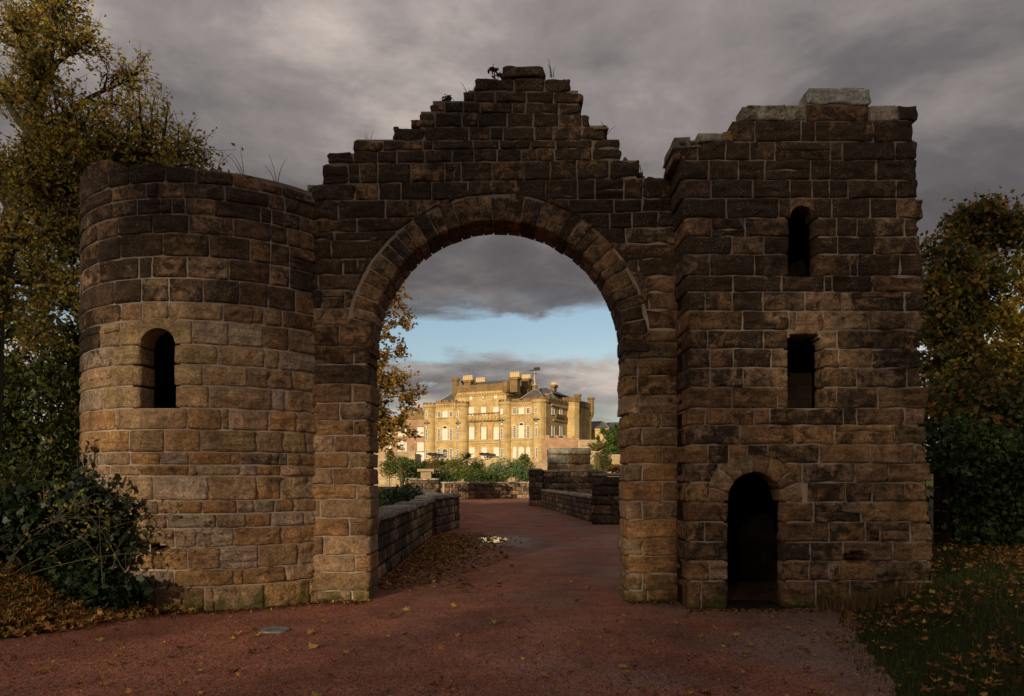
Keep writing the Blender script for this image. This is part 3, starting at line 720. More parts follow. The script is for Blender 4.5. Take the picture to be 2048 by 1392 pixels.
def block_tone(px, py):
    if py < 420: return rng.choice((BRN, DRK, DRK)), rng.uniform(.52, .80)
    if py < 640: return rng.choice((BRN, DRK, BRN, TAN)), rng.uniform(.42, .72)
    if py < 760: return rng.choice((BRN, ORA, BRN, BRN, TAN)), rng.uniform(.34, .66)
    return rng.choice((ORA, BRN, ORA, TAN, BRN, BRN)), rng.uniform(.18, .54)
bp = [(bx(1714), bz(1116), .14, .075, .30)]
for ri, (yt, yb, l, r) in enumerate(B_):
    for seq in (l, r) if r else (l,):
        for i in range(len(seq)-1):
            a0, a1 = bx(seq[i]), bx(seq[i+1]); b0, b1 = bz(yb), bz(yt)
            lend = seq is l and i == 0; rend = i == len(seq)-2 and (seq is r or r is None)
            if ri == 1 and lend: pass
            opn = (r is not None) and ((seq is l and i == len(seq)-2) or (seq is r and i == 0))
            if rend: a1 += rng.uniform(-.05, .05)
            if lend and ri > 3: a0 += rng.uniform(-.015, .015)
            q = [(a0, b0), (a1, b0), (a1, b1), (a0, b1)]
            if ri == 1 and lend: q[3] = (a0+.10, b1)
            nd = math.hypot((a0+a1)/2-DXC, (b0+b1)/2-DZC)
            if nd < DRO-.04 and (b0+b1)/2 > DZC: continue
            headw = any(b1 > o[3]-(o[1]-o[0])/2-.02 and b0 < o[3]+.25 and a0 < o[1]+.4 and a1 > o[0]-.4 for o in OPS)
            if ri == 12 and abs((seq[i]+seq[i+1])/2-dc(1050)) < 8: continue      # tilted lintel goes here
            col, cr = block_tone((seq[i]+seq[i+1])/2, (yt+yb)/2)
            if ri == 0: cr = .36; col = (.62, .58, .49)
            if ri == 1 and i in (0, 1, 3): col = (.50, .46, .38); cr = .42
            for q_ in (split(q) if not (lend or rend or opn or headw or ri < 2) else [q]):
              m2, w, h = quad(q_)
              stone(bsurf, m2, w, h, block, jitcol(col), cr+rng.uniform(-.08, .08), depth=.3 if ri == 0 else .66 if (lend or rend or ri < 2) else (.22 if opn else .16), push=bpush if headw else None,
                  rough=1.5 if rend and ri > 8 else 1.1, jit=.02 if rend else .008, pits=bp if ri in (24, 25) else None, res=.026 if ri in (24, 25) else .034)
def bstone(x0, x1, y0, y1, col, cr, tilt=0, nm='stone', dep=.5):
    m2, w, h = quad([(bx(x0), bz(y1)), (bx(x1), bz(y1)), (bx(x1)+tilt, bz(y0)), (bx(x0)+tilt, bz(y0))], .004)
    return stone(bsurf, m2, w, h, block, jitcol(col), cr, dep, name=nm, rough=1.2, jit=.016)
bstone(dc(335), dc(430), dy_(298), dy_(372), GRY, .3, .01, dep=.66); bstone(dc(340), dc(400), dy_(365), dy_(432), BRN, .4, dep=.66)
bstone(dc(465), dc(630), dy_(284), dy_(332), GRY, .15, .02); bstone(dc(600), dc(660), dy_(275), dy_(330), BRN, .4)
bstone(dc(430), dc(520), dy_(335), dy_(360), GRY, .2)
lint = bstone(dc(985), dc(1110), dy_(1240), dy_(1362), OLI, .05, .05, 'lintel_stone', .5)
bstone(dc(962), dc(1000), dy_(1240), dy_(1338), BRN, .3); bstone(dc(1118), dc(1142), dy_(1240), dy_(1338), BRN, .3)
def hpush(a, b):
    x0, x1, z0, z1 = OPS[0]; r = (x1-x0)/2; dx, dz_ = a-(x0+x1)/2, b-(z1-r); L = math.hypot(dx, dz_)
    if L < r: k = r/max(L, .02); return (x0+x1)/2+dx*k, z1-r+abs(dz_)*k
    return a, b
r_ = (OPS[0][1]-OPS[0][0])/2; stone(bsurf, head_map((OPS[0][0]+OPS[0][1])/2, r_, OPS[0][3]-r_, bz(dy_(634))), r_*2, .3, block, BRN, .4, .3, None, 'lintel_stone', .8, rc=0, res=.02, edge=.004)
# door voussoirs
def ring(n, xc, zc, ri, ro, parent, surf, cols):
    a = -.1
    ws = [rng.uniform(.7, 1.3) for _ in range(n)]; tot = sum(ws)
    for k in range(n):
        a0 = a; a1 = a+(math.pi+.2)*ws[k]/tot; a = a1; o_ = ro+rng.uniform(-.02, .06)
        m2 = (lambda a0, a1, o_: (lambda s, t: (xc+(ri+(o_-ri)*t)*math.cos(a1-.02-(a1-a0-.04)*s), zc+(ri+(o_-ri)*t)*math.sin(a1-.02-(a1-a0-.04)*s))))(a0, a1, o_)
        stone(surf, m2, (a1-a0)*(ri+.1), o_-ri, parent, jitcol(rng.choice(cols)), .08, depth=.4, name='voussoir', res=.028, rc=.02)
ring(8, DXC, DZC, DRr, DRO, block, bsurf, (OLI, TAN, ORA, BRN))
cb = MB(); z = -.2
bl, brt = bx(1368)+.05, bx(1838)-.05
def bext(z):
    for ri, (yt, yb, l, r) in enumerate(B_):
        if bz(yb) <= z < bz(yt): 
            e = (r or l)[-1]; return bx(l[0])+.05, bx(e)-.07
    return (bl, brt) if z < bz(dy_(430)) else (bx(dc(1060)), bx(dc(1380)))
ox = block.location.x
while z < bz(dy_(60)):
    zm = z+.025; lo, hi = bext(zm); cuts = []
    for k, (x0, x1, z0, z1) in enumerate(OPS):
        e = .06; r = (x1-x0)/2; zc = z1-r
        if z0-(.02) < zm < zc: cuts.append((x0-e, x1+e))
        elif zc <= zm < z1+e:
            hw = math.sqrt(max(0, (r+e)**2-(zm-zc)**2)); cuts.append(((x0+x1)/2-hw, (x0+x1)/2+hw))
    if abs(zm-bp[0][1]) < .10: hw = .19*math.sqrt(1-((zm-bp[0][1])/.10)**2); cuts.append((bp[0][0]-hw, bp[0][0]+hw))
    xs = [lo]
    for c0, c1 in sorted(cuts): xs += [c0, c1]
    xs.append(hi)
    for i in range(0, len(xs), 2):
        if xs[i+1] > xs[i]: cb.box(xs[i]-ox, xs[i+1]-ox, .018, .30, z, z+.05)
    z += .05
cb.build('mortar_core', M_MORTAR, block)
ib = MB(); top = bz(dy_(340))
ib.box(bl-ox, bl+.35-ox, .365, 2.6, -.2, top); ib.box(brt-.4-ox, brt-ox, .365, 2.6, -.2, top); ib.box(bl-ox, brt-ox, 2.605, 3.0, -.2, top)
ib.box(bl+.355-ox, brt-.405-ox, .365, 2.6, 2.15, 2.3); ib.box(bl+.355-ox, brt-.405-ox, .365, 2.6, top-.3, top)  # unseen floor and roof slabs added to keep the room dark
ib.box(bl+.8-ox, brt-.405-ox, 1.3, 1.5, 2.305, top-.305)
ib.build('inner_wall', M_RUB, block)
MB().box(OPS[2][0]-ox-.02, OPS[2][1]-ox+.02, -.02, .5, .0, .045).build('door_sill', M_RUB, block)

# ------------------------------------------------------------------ bridge parapets and piers beyond the arch
def blockmesh(seed, k=4):
    """rough unit block, shared by many stones"""
    v = []; f = []; n = k+1; idx = {}
    def vid(p):
        key = tuple(round(c, 5) for c in p)
        if key not in idx: idx[key] = len(v); v.append(key)
        return idx[key]
    for ax in range(3):
        for s in (-1, 1):
            for i in range(k):
                for j in range(k):
                    q = []
                    for (a, b) in ((i, j), (i+1, j), (i+1, j+1), (i, j+1)):
                        p = [0, 0, 0]; p[ax] = s*.5; p[(ax+1) % 3] = a/k-.5; p[(ax+2) % 3] = b/k-.5; q.append(vid(p))
                    f.append(tuple(q if s > 0 else q[::-1]))
    out = []
    for p in v:
        q = Vector(p); m = sorted(abs(c) for c in q)
        pull = .018 if m[1] > .49 else 0; pull += .02 if m[0] > .49 else 0
        d = 1-pull; nn = Vector((noise.noise(q*3+Vector((seed*3.1, 0, 0))), noise.noise(q*3+Vector((0, seed*5.7, 0))), noise.noise(q*3+Vector((0, 0, seed*2.3)))))
        out.append(q*d+nn*.042)
    me = mesh('stone_block', out, f, True); me.materials.append(M_PAR); return me
LIB = [blockmesh(s) for s in range(8)]
def masonry(name, label, p0, p1, z0, z1, thick, course=.25, length=.52, cope=.13, cat='wall', tones=(DRK, BRN, TAN, BRN), cr=(.38, .74), group=None, slope=None, over=.05, curve=None):
    """free-standing wall: real blocks through its thickness, a mortar core, coping stones on top"""
    p0 = Vector((p0[0], p0[1], 0)); p1 = Vector((p1[0], p1[1], 0)); d = p1-p0; Lw = d.length; d.normalize(); nrm = Vector((-d.y, d.x, 0))
    root = empty(name, label, cat, (p0.x, p0.y, z0), group)
    ang = math.atan2(d.y, d.x); root.rotation_euler = (0, 0, ang)
    bend = (lambda s: 0) if curve is None else (lambda s: curve*4*(s/Lw)*(1-s/Lw))
    zt = z1-z0-cope; nz = max(1, round(zt/course)); ch = zt/nz
    segs = max(1, int(Lw/.35)) if curve else 1
    cm = MB()
    for i in range(segs):
        s0, s1 = Lw*i/segs, Lw*(i+1)/segs; o0 = bend((s0+s1)/2)
        cm.box(s0+.02, s1-.02, -thick/2+.05+o0, thick/2-.05+o0, 0, zt-.005)
    cm.build('mortar_core', M_MORTAR, root)
    def put(nm, s, o_, zc, w, t_, h_, col, c_):
        o = bpy.data.objects.new(nm, rng.choice(LIB)); C.objects.link(o); o.parent = root
        o.location = (s, o_, zc); o.scale = (w, t_, h_); o.color = (*jitcol(col), c_)
        if curve: o.rotation_euler = (0, 0, math.atan2(curve*4*(1-2*s/Lw)/Lw, 1))
    for k in range(nz):
        s = -rng.random()*length*.7
        while s < Lw:
            w = length*rng.uniform(.6, 1.4); a, b = max(s, 0), min(s+w, Lw); s += w
            if Lw-b < .15: b = Lw; s = Lw
            if b-a < .06: continue
            put('stone', (a+b)/2, bend((a+b)/2), (k+.5)*ch, b-a-.012, thick+rng.uniform(-.01, .02), ch-.012, rng.choice(tones), rng.uniform(*cr))
    if cope > 0:
        s = 0
        while s < Lw-.01:
            w = length*1.35*rng.uniform(.75, 1.3); b = min(s+w, Lw)
            if Lw-b < .2: b = Lw
            put('coping_stone', (s+b)/2, bend((s+b)/2), zt+cope/2+rng.uniform(-.012, .02), b-s-.010, thick+over*2*rng.uniform(.6, 1.2), cope*rng.uniform(.9, 1.15), rng.choice((GRY, (.5, .46, .40), GRY)), rng.uniform(.0, .24)); s = b
    return root
TK = .42
masonry('parapet_wall', 'low mossy parapet wall starting at the left side of the arch', (-2.45, 11.5), (-2.60, 22.9), 0, 1.14, TK)
masonry('parapet_pier', 'squat stone pier ending the near left parapet', (-2.62, 22.95), (-2.16, 26.6), 0, 1.20, .62)
masonry('parapet_wall', 'short parapet wall bending back left behind the squat pier', (-2.75, 27.2), (-4.8, 38.6), 0, 1.16, TK)
masonry('parapet_pier', 'lichen capped pier below the palms at the left end of the far wall', (-6.6, 46.6), (-4.5, 46.6), 0, 1.72, .7)
masonry('parapet_wall', 'long curved far parapet wall closing the red drive', (-5.6, 60.5), (2.6, 64.0), 0, 1.40, .5, .34, .75, curve=1.0)
masonry('parapet_pier', 'tall narrow stone pier at the end of the right parapet', (1.05, 46.9), (1.90, 46.9), 0, 2.33, .8, .36, .8)
masonry('parapet_wall', 'high stone wall running right from the tall narrow pier', (1.93, 47.1), (6.0, 47.6), 0, 2.25, .6, .36, .75)
masonry('parapet_block', 'massive raised stone block crowned with pale lichen above the right wall', (2.40, 50.2), (5.2, 50.4), 0, 3.72, 1.1, .62, 1.5, cope=.42, cr=(.15, .45), tones=(GRY, BRN, DRK))
masonry('parapet_wall', 'low lichen topped parapet running along the right of the drive', (1.98, 45.6), (3.35, 29.6), 0, 1.06, TK)
masonry('parapet_pier', 'broad lichen spotted stone pier just behind the right arch pier', (3.05, 28.6), (5.4, 28.3), 0, 1.93, .8, .34, .8)

# ------------------------------------------------------------------ leaf and tree tools
TPL = {
 'rhomb': (np.array([(0, -.5, 0), (.30, 0, .06), (0, .5, 0), (-.30, 0, .06)]), [(0, 1, 2, 3)]),
 'oval': (np.array([(0, -.5, 0), (.27, -.18, .08), (.25, .2, .08), (0, .5, -.03), (-.25, .2, .08), (-.27, -.18, .08)]), [(0, 1, 2, 3), (0, 3, 4, 5)]),
 'ivy': (np.array([(0, -.42, 0), (.34, -.40, .04), (.50, -.02, .02), (.22, .10, .06), (0, .55, -.05), (-.22, .10, .06), (-.50, -.02, .02), (-.34, -.40, .04)]), [(0, 1, 2, 3), (0, 3, 4, 5), (0, 5, 6, 7)]),
 'maple': (np.array([(0, -.5, .02), (.18, -.22, .03), (.46, -.30, .12), (.30, 0, .05), (.50, .22, .14), (.17, .18, .03), (0, .55, .10), (-.17, .18, .03), (-.50, .22, .10), (-.30, 0, .06), (-.46, -.30, .15), (-.18, -.22, .02)]),
           [(0, 1, 11), (1, 2, 3), (3, 4, 5), (5, 6, 7), (7, 8, 9), (9, 10, 11), (1, 3, 5, 7), (1, 7, 9, 11)]),
 'blade': (np.array([(-.06, 0, 0), (.06, 0, 0), (.02, .6, .12), (0, 1, .32)]), [(0, 1, 2), (0, 2, 3)]),
}
def rand_rot(n, mode):
    if mode == 'any': q = nrg.normal(size=(n, 4))
    else:  # tilted from lying flat by up to mode radians
        yaw = nrg.random(n)*2*np.pi; tilt = nrg.normal(size=n)*mode; ax = nrg.random(n)*2*np.pi
        a = np.stack([np.cos(tilt/2), np.sin(tilt/2)*np.cos(ax), np.sin(tilt/2)*np.sin(ax), 0*tilt], 1)
        b = np.stack([np.cos(yaw/2), 0*yaw, 0*yaw, np.sin(yaw/2)], 1)
        w = a[:, 0]*b[:, 0]-a[:, 1]*b[:, 1]-a[:, 2]*b[:, 2]-a[:, 3]*b[:, 3]
        x = a[:, 0]*b[:, 1]+a[:, 1]*b[:, 0]+a[:, 2]*b[:, 3]-a[:, 3]*b[:, 2]
        y = a[:, 0]*b[:, 2]-a[:, 1]*b[:, 3]+a[:, 2]*b[:, 0]+a[:, 3]*b[:, 1]
        z = a[:, 0]*b[:, 3]+a[:, 1]*b[:, 2]-a[:, 2]*b[:, 1]+a[:, 3]*b[:, 0]
        q = np.stack([w, x, y, z], 1)
    q /= np.linalg.norm(q, axis=1, keepdims=True); w, x, y, z = q.T
    return np.stack([np.stack([1-2*(y*y+z*z), 2*(x*y-z*w), 2*(x*z+y*w)], 1), np.stack([2*(x*y+z*w), 1-2*(x*x+z*z), 2*(y*z-x*w)], 1), np.stack([2*(x*z-y*w), 2*(y*z+x*w), 1-2*(x*x+y*y)], 1)], 1)
def leaf_mesh(name, pos, size, cols, shape='rhomb', mode='any', curl=1.0):
    pos = np.asarray(pos, float); n = len(pos); tv, tf = TPL[shape]; k = len(tv)
    size = np.broadcast_to(np.asarray(size, float), (n,)); Rm = rand_rot(n, mode)
    tvv = np.broadcast_to(tv, (n, k, 3)).copy(); tvv[:, :, 2] *= (curl*(.3+1.6*nrg.random(n)))[:, None]
    tvv[:, :, 0] *= (.75+.5*nrg.random(n))[:, None]
    if shape in ('maple', 'oval'): tvv += nrg.normal(size=(n, k, 3))*.055
    v = np.einsum('nij,nkj->nki', Rm, tvv)*size[:, None, None] + pos[:, None, :]
    loops = np.concatenate([np.array(f) for f in tf]); lens = np.array([len(f) for f in tf])
    me = bpy.data.meshes.new(name); me.vertices.add(n*k); me.vertices.foreach_set('co', v.reshape(-1))
    L = (loops[None, :] + (np.arange(n)*k)[:, None]).reshape(-1); me.loops.add(len(L)); me.loops.foreach_set('vertex_index', L.astype(np.int32))
    ls = np.tile(lens, n); st = np.concatenate([[0], np.cumsum(ls)[:-1]]); me.polygons.add(len(ls)); me.polygons.foreach_set('loop_start', st.astype(np.int32)); me.polygons.foreach_set('loop_total', ls.astype(np.int32))
    me.update(calc_edges=True); at = me.attributes.new('Col', 'FLOAT_COLOR', 'POINT')
    c4 = np.ones((n, k, 4)); c4[:, :, :3] = np.asarray(cols)[:, None, :]; at.data.foreach_set('color', c4.reshape(-1)); me.validate(); return me
def palette(n, cols, weights=None, var=.25):
    cols = np.array(cols); w = np.array(weights, float) if weights is not None else np.ones(len(cols)); w /= w.sum()
    c = cols[nrg.choice(len(cols), n, p=w)]; return np.clip(c*(1+(nrg.random((n, 1))-.5)*2*var), 0, 1)
G1, G2, Y1, Y2, O1, B1, DG = (.085, .095, .022), (.14, .13, .028), (.30, .21, .035), (.24, .15, .03), (.27, .12, .025), (.14, .07, .025), (.030, .042, .014)
def bez(a, b, c, n):
    return [a*(1-t)**2+b*2*t*(1-t)+c*t*t for t in [i/n for i in range(n+1)]]
def tree(name, label, base, trunk, limbs, cols, wts, lsize=.12, nbr=9, ntw=6, nlf=12, spread=.35, group=None, tr=.28, seed=1, droop=.0, mat=None, twl=.75, shape='rhomb', blen=.36):
    rg = random.Random(seed); base = Vector(base); root = empty(name, label, 'tree', base, group)
    wood = MB(); lp = []; tp = [Vector(p)-base for p in trunk]; n = len(tp)
    wood.tube(tp, [tr*(1-.72*i/(n-1))+.05*(i == 0) for i in range(n)], 8)
    def rv(): return Vector((rg.gauss(0, 1), rg.gauss(0, 1), rg.gauss(0, 1))).normalized()
    for (ti, tgt) in limbs:
        i = min(int(ti*(n-1)), n-2); f = ti*(n-1)-i; a = tp[i].lerp(tp[i+1], f); tgt = Vector(tgt)-base; L = (tgt-a).length
        mid = a.lerp(tgt, .5)+Vector((0, 0, .14*L))+rv()*.10*L
        P = bez(a, mid, tgt, 9); P = [q+rv()*.02*L*(0 < k < 9) for k, q in enumerate(P)]
        r0 = tr*(1-.7*ti)*.6; wood.tube(P, [max(.012, r0*(1-.92*k/9)) for k in range(10)], 6)
        for b in range(nbr):
            t = rg.uniform(.2, 1.0); k = min(int(t*9), 8); s = P[k].lerp(P[k+1], t*9-k); dl = (P[k+1]-P[k]).normalized()
            bl = L*blen*rg.uniform(.55, 1.15)*(1.15-.45*t); dv = (dl*.8+rv()*.95+Vector((0, 0, .12-droop))).normalized()
            e = s+dv*bl; Q = bez(s, s.lerp(e, .5)+rv()*.12*bl, e, 5); wood.tube(Q, [max(.006, r0*.34*(1-.85*q/5)) for q in range(6)], 4)
            for w in range(ntw):
                u = rg.uniform(.25, 1); kk = min(int(u*5), 4); s2 = Q[kk].lerp(Q[kk+1], u*5-kk); d2 = (dv*.6+rv()).normalized(); e2 = s2+d2*twl*rg.uniform(.5, 1.2)
                m2 = s2.lerp(e2, .5)+rv()*.08; wood.tube([s2, m2, e2], [.009, .006, .003], 3)
                for q in range(nlf):
                    x = rg.uniform(.15, 1.05); pp = s2.lerp(m2, x*2) if x < .5 else m2.lerp(e2, x*2-1)
                    lp.append(pp+rv()*rg.random()*spread)
    lp = np.array([tuple(q) for q in lp]); N = len(lp)
    big = np.array([noise.noise(Vector(q)*.45+Vector((seed, 0, 0))) for q in lp])
    c = palette(N, cols, wts, .35)*(1+.45*big[:, None])
    me = leaf_mesh('crown', lp, lsize*(.6+.8*nrg.random(N)), np.clip(c, .004, 1), shape)
    wood.build('trunk', M_BARK, root, True); link('crown', me, mat or M_LEAF, root); return root
def bush(name, label, cen, rad, n, cols, wts, lsize=.12, group=None, shape='rhomb', mat=None, cat='shrub', mode='any', lobes=9, seed=1, stems=True, ground=None):
    rg = random.Random(seed); cen = Vector(cen); rad = Vector(rad); z0 = cen.z-rad.z if ground is None else ground
    root = empty(name, label, cat, (cen.x, cen.y, z0), group)
    L = []
    for k in range(lobes):
        d = Vector((rg.gauss(0, 1), rg.gauss(0, 1), rg.gauss(0, .8))).normalized(); q = rg.uniform(.35, .72)
        L.append((Vector((d.x*rad.x*q, d.y*rad.y*q, d.z*rad.z*q)), rg.uniform(.38, .58)))
    pts = []
    for (c_, s_) in L:
        m = n//lobes; u = nrg.normal(size=(m, 3)); u /= np.linalg.norm(u, axis=1, keepdims=True); rr = (.35+.65*nrg.random(m)**.45)*(1+.16*nrg.normal(size=m))
        pts.append(u*rr[:, None]*np.array(rad)*s_+np.array(c_))
    pts = np.concatenate(pts)+np.array((0, 0, cen.z-z0)); pts[:, 2] = np.maximum(pts[:, 2], .02+.2*nrg.random(len(pts)))
    c = palette(len(pts), cols, wts, .35)
    link('foliage', leaf_mesh('foliage', pts, lsize*(.6+.8*nrg.random(len(pts))), c, shape, mode), mat or M_LEAF, root)
    if stems:
        w = MB()
        for (c_, s_) in L:
            e = c_+Vector((0, 0, cen.z-z0)); w.tube([(c_.x*.15, c_.y*.15, -.1), (c_.x*.5, c_.y*.5, e.z*.5), e], [.03, .02, .008], 4)
        w.build('stem', M_BARK, root)
    return root

# ---- left tree rising behind the round tower
Y = 17.0
def lt(px, py, y=Y): return px2(px, py, y)
limbs = [(.34, lt(180, 600, 15.8)), (.38, lt(350, 345, 16.2)), (.42, lt(270, 320, 16.8)), (.46, lt(385, 300, 17.3)), (.44, lt(200, 420, 15.8)), (.52, lt(240, 200, 16.5)), (.56, lt(265, 150, 17.5)), (.40, lt(300, 370, 17.8)),
         (.60, lt(170, 250, 15.8)), (.66, lt(190, 70, 16.5)), (.72, lt(150, -40, 17)), (.78, lt(80, -120, 17)), (.85, lt(10, -150, 17)), (.9, lt(-70, -130, 17.5)), (.62, lt(90, 130, 15.6)), (.5, lt(60, 330, 15.4)), (.68, lt(20, 40, 15.8)),
         (.45, lt(-120, 250, 16)), (.6, lt(-120, 80, 17)), (.4, lt(40, 480, 15.4)), (.35, lt(-60, 560, 15.6)), (.7, lt(40, 80, 18)), (.42, lt(160, 470, 18.5)), (.55, lt(140, 300, 18.5)), (.75, lt(120, 40, 18.5)), (.3, lt(100, 680, 16)), (.33, lt(0, 620, 17.5)), (.43, lt(335, 300, 16.6)), (.47, lt(300, 270, 17.0)), (.45, lt(410, 320, 16.6)), (.44, lt(360, 285, 16.4)), (.46, lt(395, 300, 16.9)), (.5, lt(215, 270, 16.2)), (.41, lt(230, 360, 16.4)), (.48, lt(-20, 330, 18)), (.58, lt(40, 200, 18.4)), (.5, lt(110, 400, 16.2))]
tree('autumn_tree', 'tall gnarled tree with thinning golden leaves leaning over the round tower', (-12.2, Y, 0), [(-12.2, Y, -.1), (-11.9, Y, 2.0), lt(-14, 620), lt(20, 450), lt(55, 300), lt(90, 150), lt(110, 0), lt(100, -120)], limbs,
     ((.27, .25, .055), (.42, .32, .06), (.52, .40, .07), (.44, .24, .05), (.17, .18, .04), (.24, .14, .04)), (2.6, 3, 2.8, 1.3, 1.0, .8), .095, 13, 10, 6, .20, seed=3, tr=.30, twl=.6, blen=.32)
tree('dark_tree', 'shadowy green tree filling the gap left of the round tower', (-11.0, 21, 0), [(-11.0, 21, -.1), (-11.2, 21, 2.5), (-11.0, 21, 5), (-10.9, 21, 8)],
     [(t_, lt(px_, py_, 20)) for (t_, px_, py_) in ((.25, 60, 880), (.3, 150, 830), (.4, 210, 760), (.4, 20, 760), (.5, 120, 690), (.55, -40, 650), (.6, 190, 620), (.7, 80, 580), (.75, 220, 540), (.8, 10, 520), (.9, 130, 480), (.3, -60, 860), (.2, 180, 920), (.2, 90, 960))],
     (G1, DG, G2, Y2, (.17, .15, .03)), (3, 2.2, 2, 1, 1), .17, 11, 8, 14, .24, seed=8, tr=.22)
bush('olive_shrub', 'tall olive undergrowth at the left edge behind the trees', (-12.6, 19.6, 3.0), (2.6, 1.4, 3.0), 12000, (G1, DG, G2), (3, 2.4, 1.2), .15, seed=14, ground=.3)
bush('dark_shrub', 'dense dark undergrowth left of the round tower beneath the trees', (-9.2, 13.6, .9), (2.4, 1.5, 1.5), 9000, (DG, G1, B1), (4, 2, .6), .11, seed=4, ground=.45)
bush('ivy_thicket', 'glossy dark ivy thicket climbing the left flank of the round tower', (-6.1, 9.85, 1.05), (1.3, .6, .8), 10500, ((.012, .024, .009), (.021, .037, .013), (.035, .05, .015)), (4, 3, .6), .085, shape='ivy', mat=M_IVY, seed=5, ground=.2, cat='ivy', lobes=14)
bush('ivy_mat', 'low spread of ivy at the foot of the round tower above the leaf litter', (-5.2, 9.52, .34), (.85, .26, .30), 2900, ((.012, .025, .009), (.024, .04, .013), (.08, .10, .02)), (5, 3, .4), .082, shape='ivy', mat=M_IVY, seed=6, ground=.05, cat='ivy', lobes=14, stems=False)
# ivy runners on the tower face
iv = empty('climbing_ivy', 'thin ivy runner climbing the lower left stones of the round tower', 'ivy', tower_surf(-1.6, .3, .02)); il = Vector(iv.location)
pts = []; w = MB()
for k, (a0, hh) in enumerate(((-1.35, 2.0), (-1.75, 1.9), (-1.55, 1.6), (-2.0, 1.7), (-1.15, 1.3), (-2.3, 1.9), (-1.9, 1.4))):
    P = []
    for i in range(14):
        t_ = i/13; a = a0+.28*noise.noise(Vector((k*3.3, t_*3, 0)))+.10*t_; b = .2+hh*t_; P.append(Vector(tower_surf(a, b, .03))-il)
        for j in range(int(16*(1.25-t_))):
            pts.append(tuple(Vector(tower_surf(a+rng.gauss(0, .10*(1.3-t_)), b+rng.gauss(0, .08), .05+.08*rng.random()))-il))
    w.tube(P, [.010]*14, 4)
w.build('stem', M_TWIG, iv); pts = np.array(pts)
link('foliage', leaf_mesh('foliage', pts, .085*(.6+.8*nrg.random(len(pts))), palette(len(pts), ((.012, .024, .009), (.024, .04, .013), (.05, .06, .015))), 'ivy'), M_IVY, iv)
# arching bare twigs with a few yellow leaves
br = empty('bramble', 'arching bare twigs with tiny yellow leaves in front of the ivy', 'shrub', (-5.8, 9.2, .3)); bl_ = Vector(br.location); w = MB(); pts = []
for k in range(10):
    s = Vector((-6.9+rng.random()*2.2, 9.0+rng.random()*.6, .35+rng.random()*.5)); e = px2(rng.uniform(60, 430), rng.uniform(960, 1110), 8.9+rng.random()*.5)
    m = s.lerp(e, .5)+Vector((rng.uniform(-.2, .2), rng.uniform(-.2, .1), rng.uniform(.15, .55))); P = [q-bl_ for q in bez(s, m, e, 8)]; w.tube(P, [.007-.0006*i for i in range(9)], 4)
    for j in range(26):
        i = rng.randint(2, 8); pts.append(tuple(P[i]+Vector((rng.gauss(0, .07), rng.gauss(0, .05), rng.gauss(0, .06)))))
    for j in range(3):
        i = rng.randint(2, 7); f = P[i]+Vector((rng.uniform(-.1, .45), rng.uniform(-.15, .15), rng.uniform(-.3, .25))); w.tube([P[i], P[i].lerp(f, .5)+Vector((0, 0, .05)), f], [.006, .004, .002], 3)
w.build('stem', M_TWIG, br); pts = np.array(pts)
link('foliage', leaf_mesh('foliage', pts, .05*(.6+.8*nrg.random(len(pts))), palette(len(pts), (Y1, G2, (.25, .24, .03)), None), 'oval'), M_LEAF, br)

# ---- right side trees and ivy wall
Y = 16.0
tree('autumn_tree', 'dark ivy clad tree with rust tipped leaves behind the square tower', (10.2, Y, 0), [(10.2, Y, -.1), (10.1, Y, 2.5), (9.9, Y, 5), (10.2, Y, 7.2)],
     [(t_, px2(px_, py_, Y+dy)) for (t_, px_, py_, dy) in ((.98, 1985, 425, 0), (.95, 1918, 440, .5), (.95, 2045, 450, 0), (.9, 1950, 470, .3), (.8, 1885, 560, .3), (.8, 1895, 620, -1), (.8, 1960, 560, -1.2), (.7, 1880, 680, -.5), (.7, 1910, 660, -1.2), (.6, 1870, 740, .5),
       (.55, 1920, 740, -1.2), (.5, 1930, 780, -.8), (.8, 1862, 500, -.6), (.75, 1860, 560, -.8), (.7, 1862, 620, -.9), (.45, 1880, 800, 0), (.4, 1930, 840, -1), (.85, 1935, 520, 1.2), (.9, 2085, 470, 0), (.6, 1860, 640, 1.5), (.55, 1860, 760, 1.5))],
     ((.06, .075, .02), (.13, .135, .032), (.34, .18, .04), (.25, .14, .04), (.34, .25, .05)), (2.6, 2.6, 1.2, 1.0, 1.2), .12, 12, 9, 9, .16, seed=21, tr=.26, blen=.28, twl=.5)
tree('yellow_tree', 'bright yellow leaved tree glowing behind the dark trees at the right edge', (17.6, 26, 0), [(17.6, 26, -.1), (17.8, 26, 2.5), (17.7, 26, 5), (18, 26, 8.5)],
     [(t_, px2(px_, py_, 26)) for (t_, px_, py_) in ((.9, 2040, 540), (.8, 2000, 600), (.8, 1975, 640), (.7, 1960, 700), (.7, 2030, 640), (.6, 1980, 760), (.6, 2050, 720), (.9, 2100, 560), (.5, 1940, 800), (.5, 2010, 820), (.6, 2110, 680))],
     ((.55, .42, .06), (.42, .30, .05), G2, O1), (4, 2.5, 1.4, .8), .17, 9, 7, 14, .25, seed=23, tr=.22, blen=.32)
bush('brown_shrub', 'tangled brown and green shrub between the square tower and the ivy wall', px2(1960, 850, 14.5), (2.6, 1.2, 1.4), 9000, (G1, DG, O1, B1), (2.5, 3, .8, 1.5), .13, seed=24, ground=.4)
bush('brown_shrub', 'rusty leaved shrub at the far right edge above the ivy wall', px2(2075, 880, 15.5), (1.4, 1.2, 1.2), 6500, (B1, O1, G1, DG), (2.5, 1.5, 1.5, 2), .14, seed=25, ground=.4)
ivw = empty('ivy_wall', 'low garden wall smothered in dark green ivy right of the square tower', 'wall', (7.6, 12.2, .4))
m = MB(); m.box(-.55, 5, -.02, .35, -.3, 1.95); m.build('wall', M_RUB, ivw)
pts = []
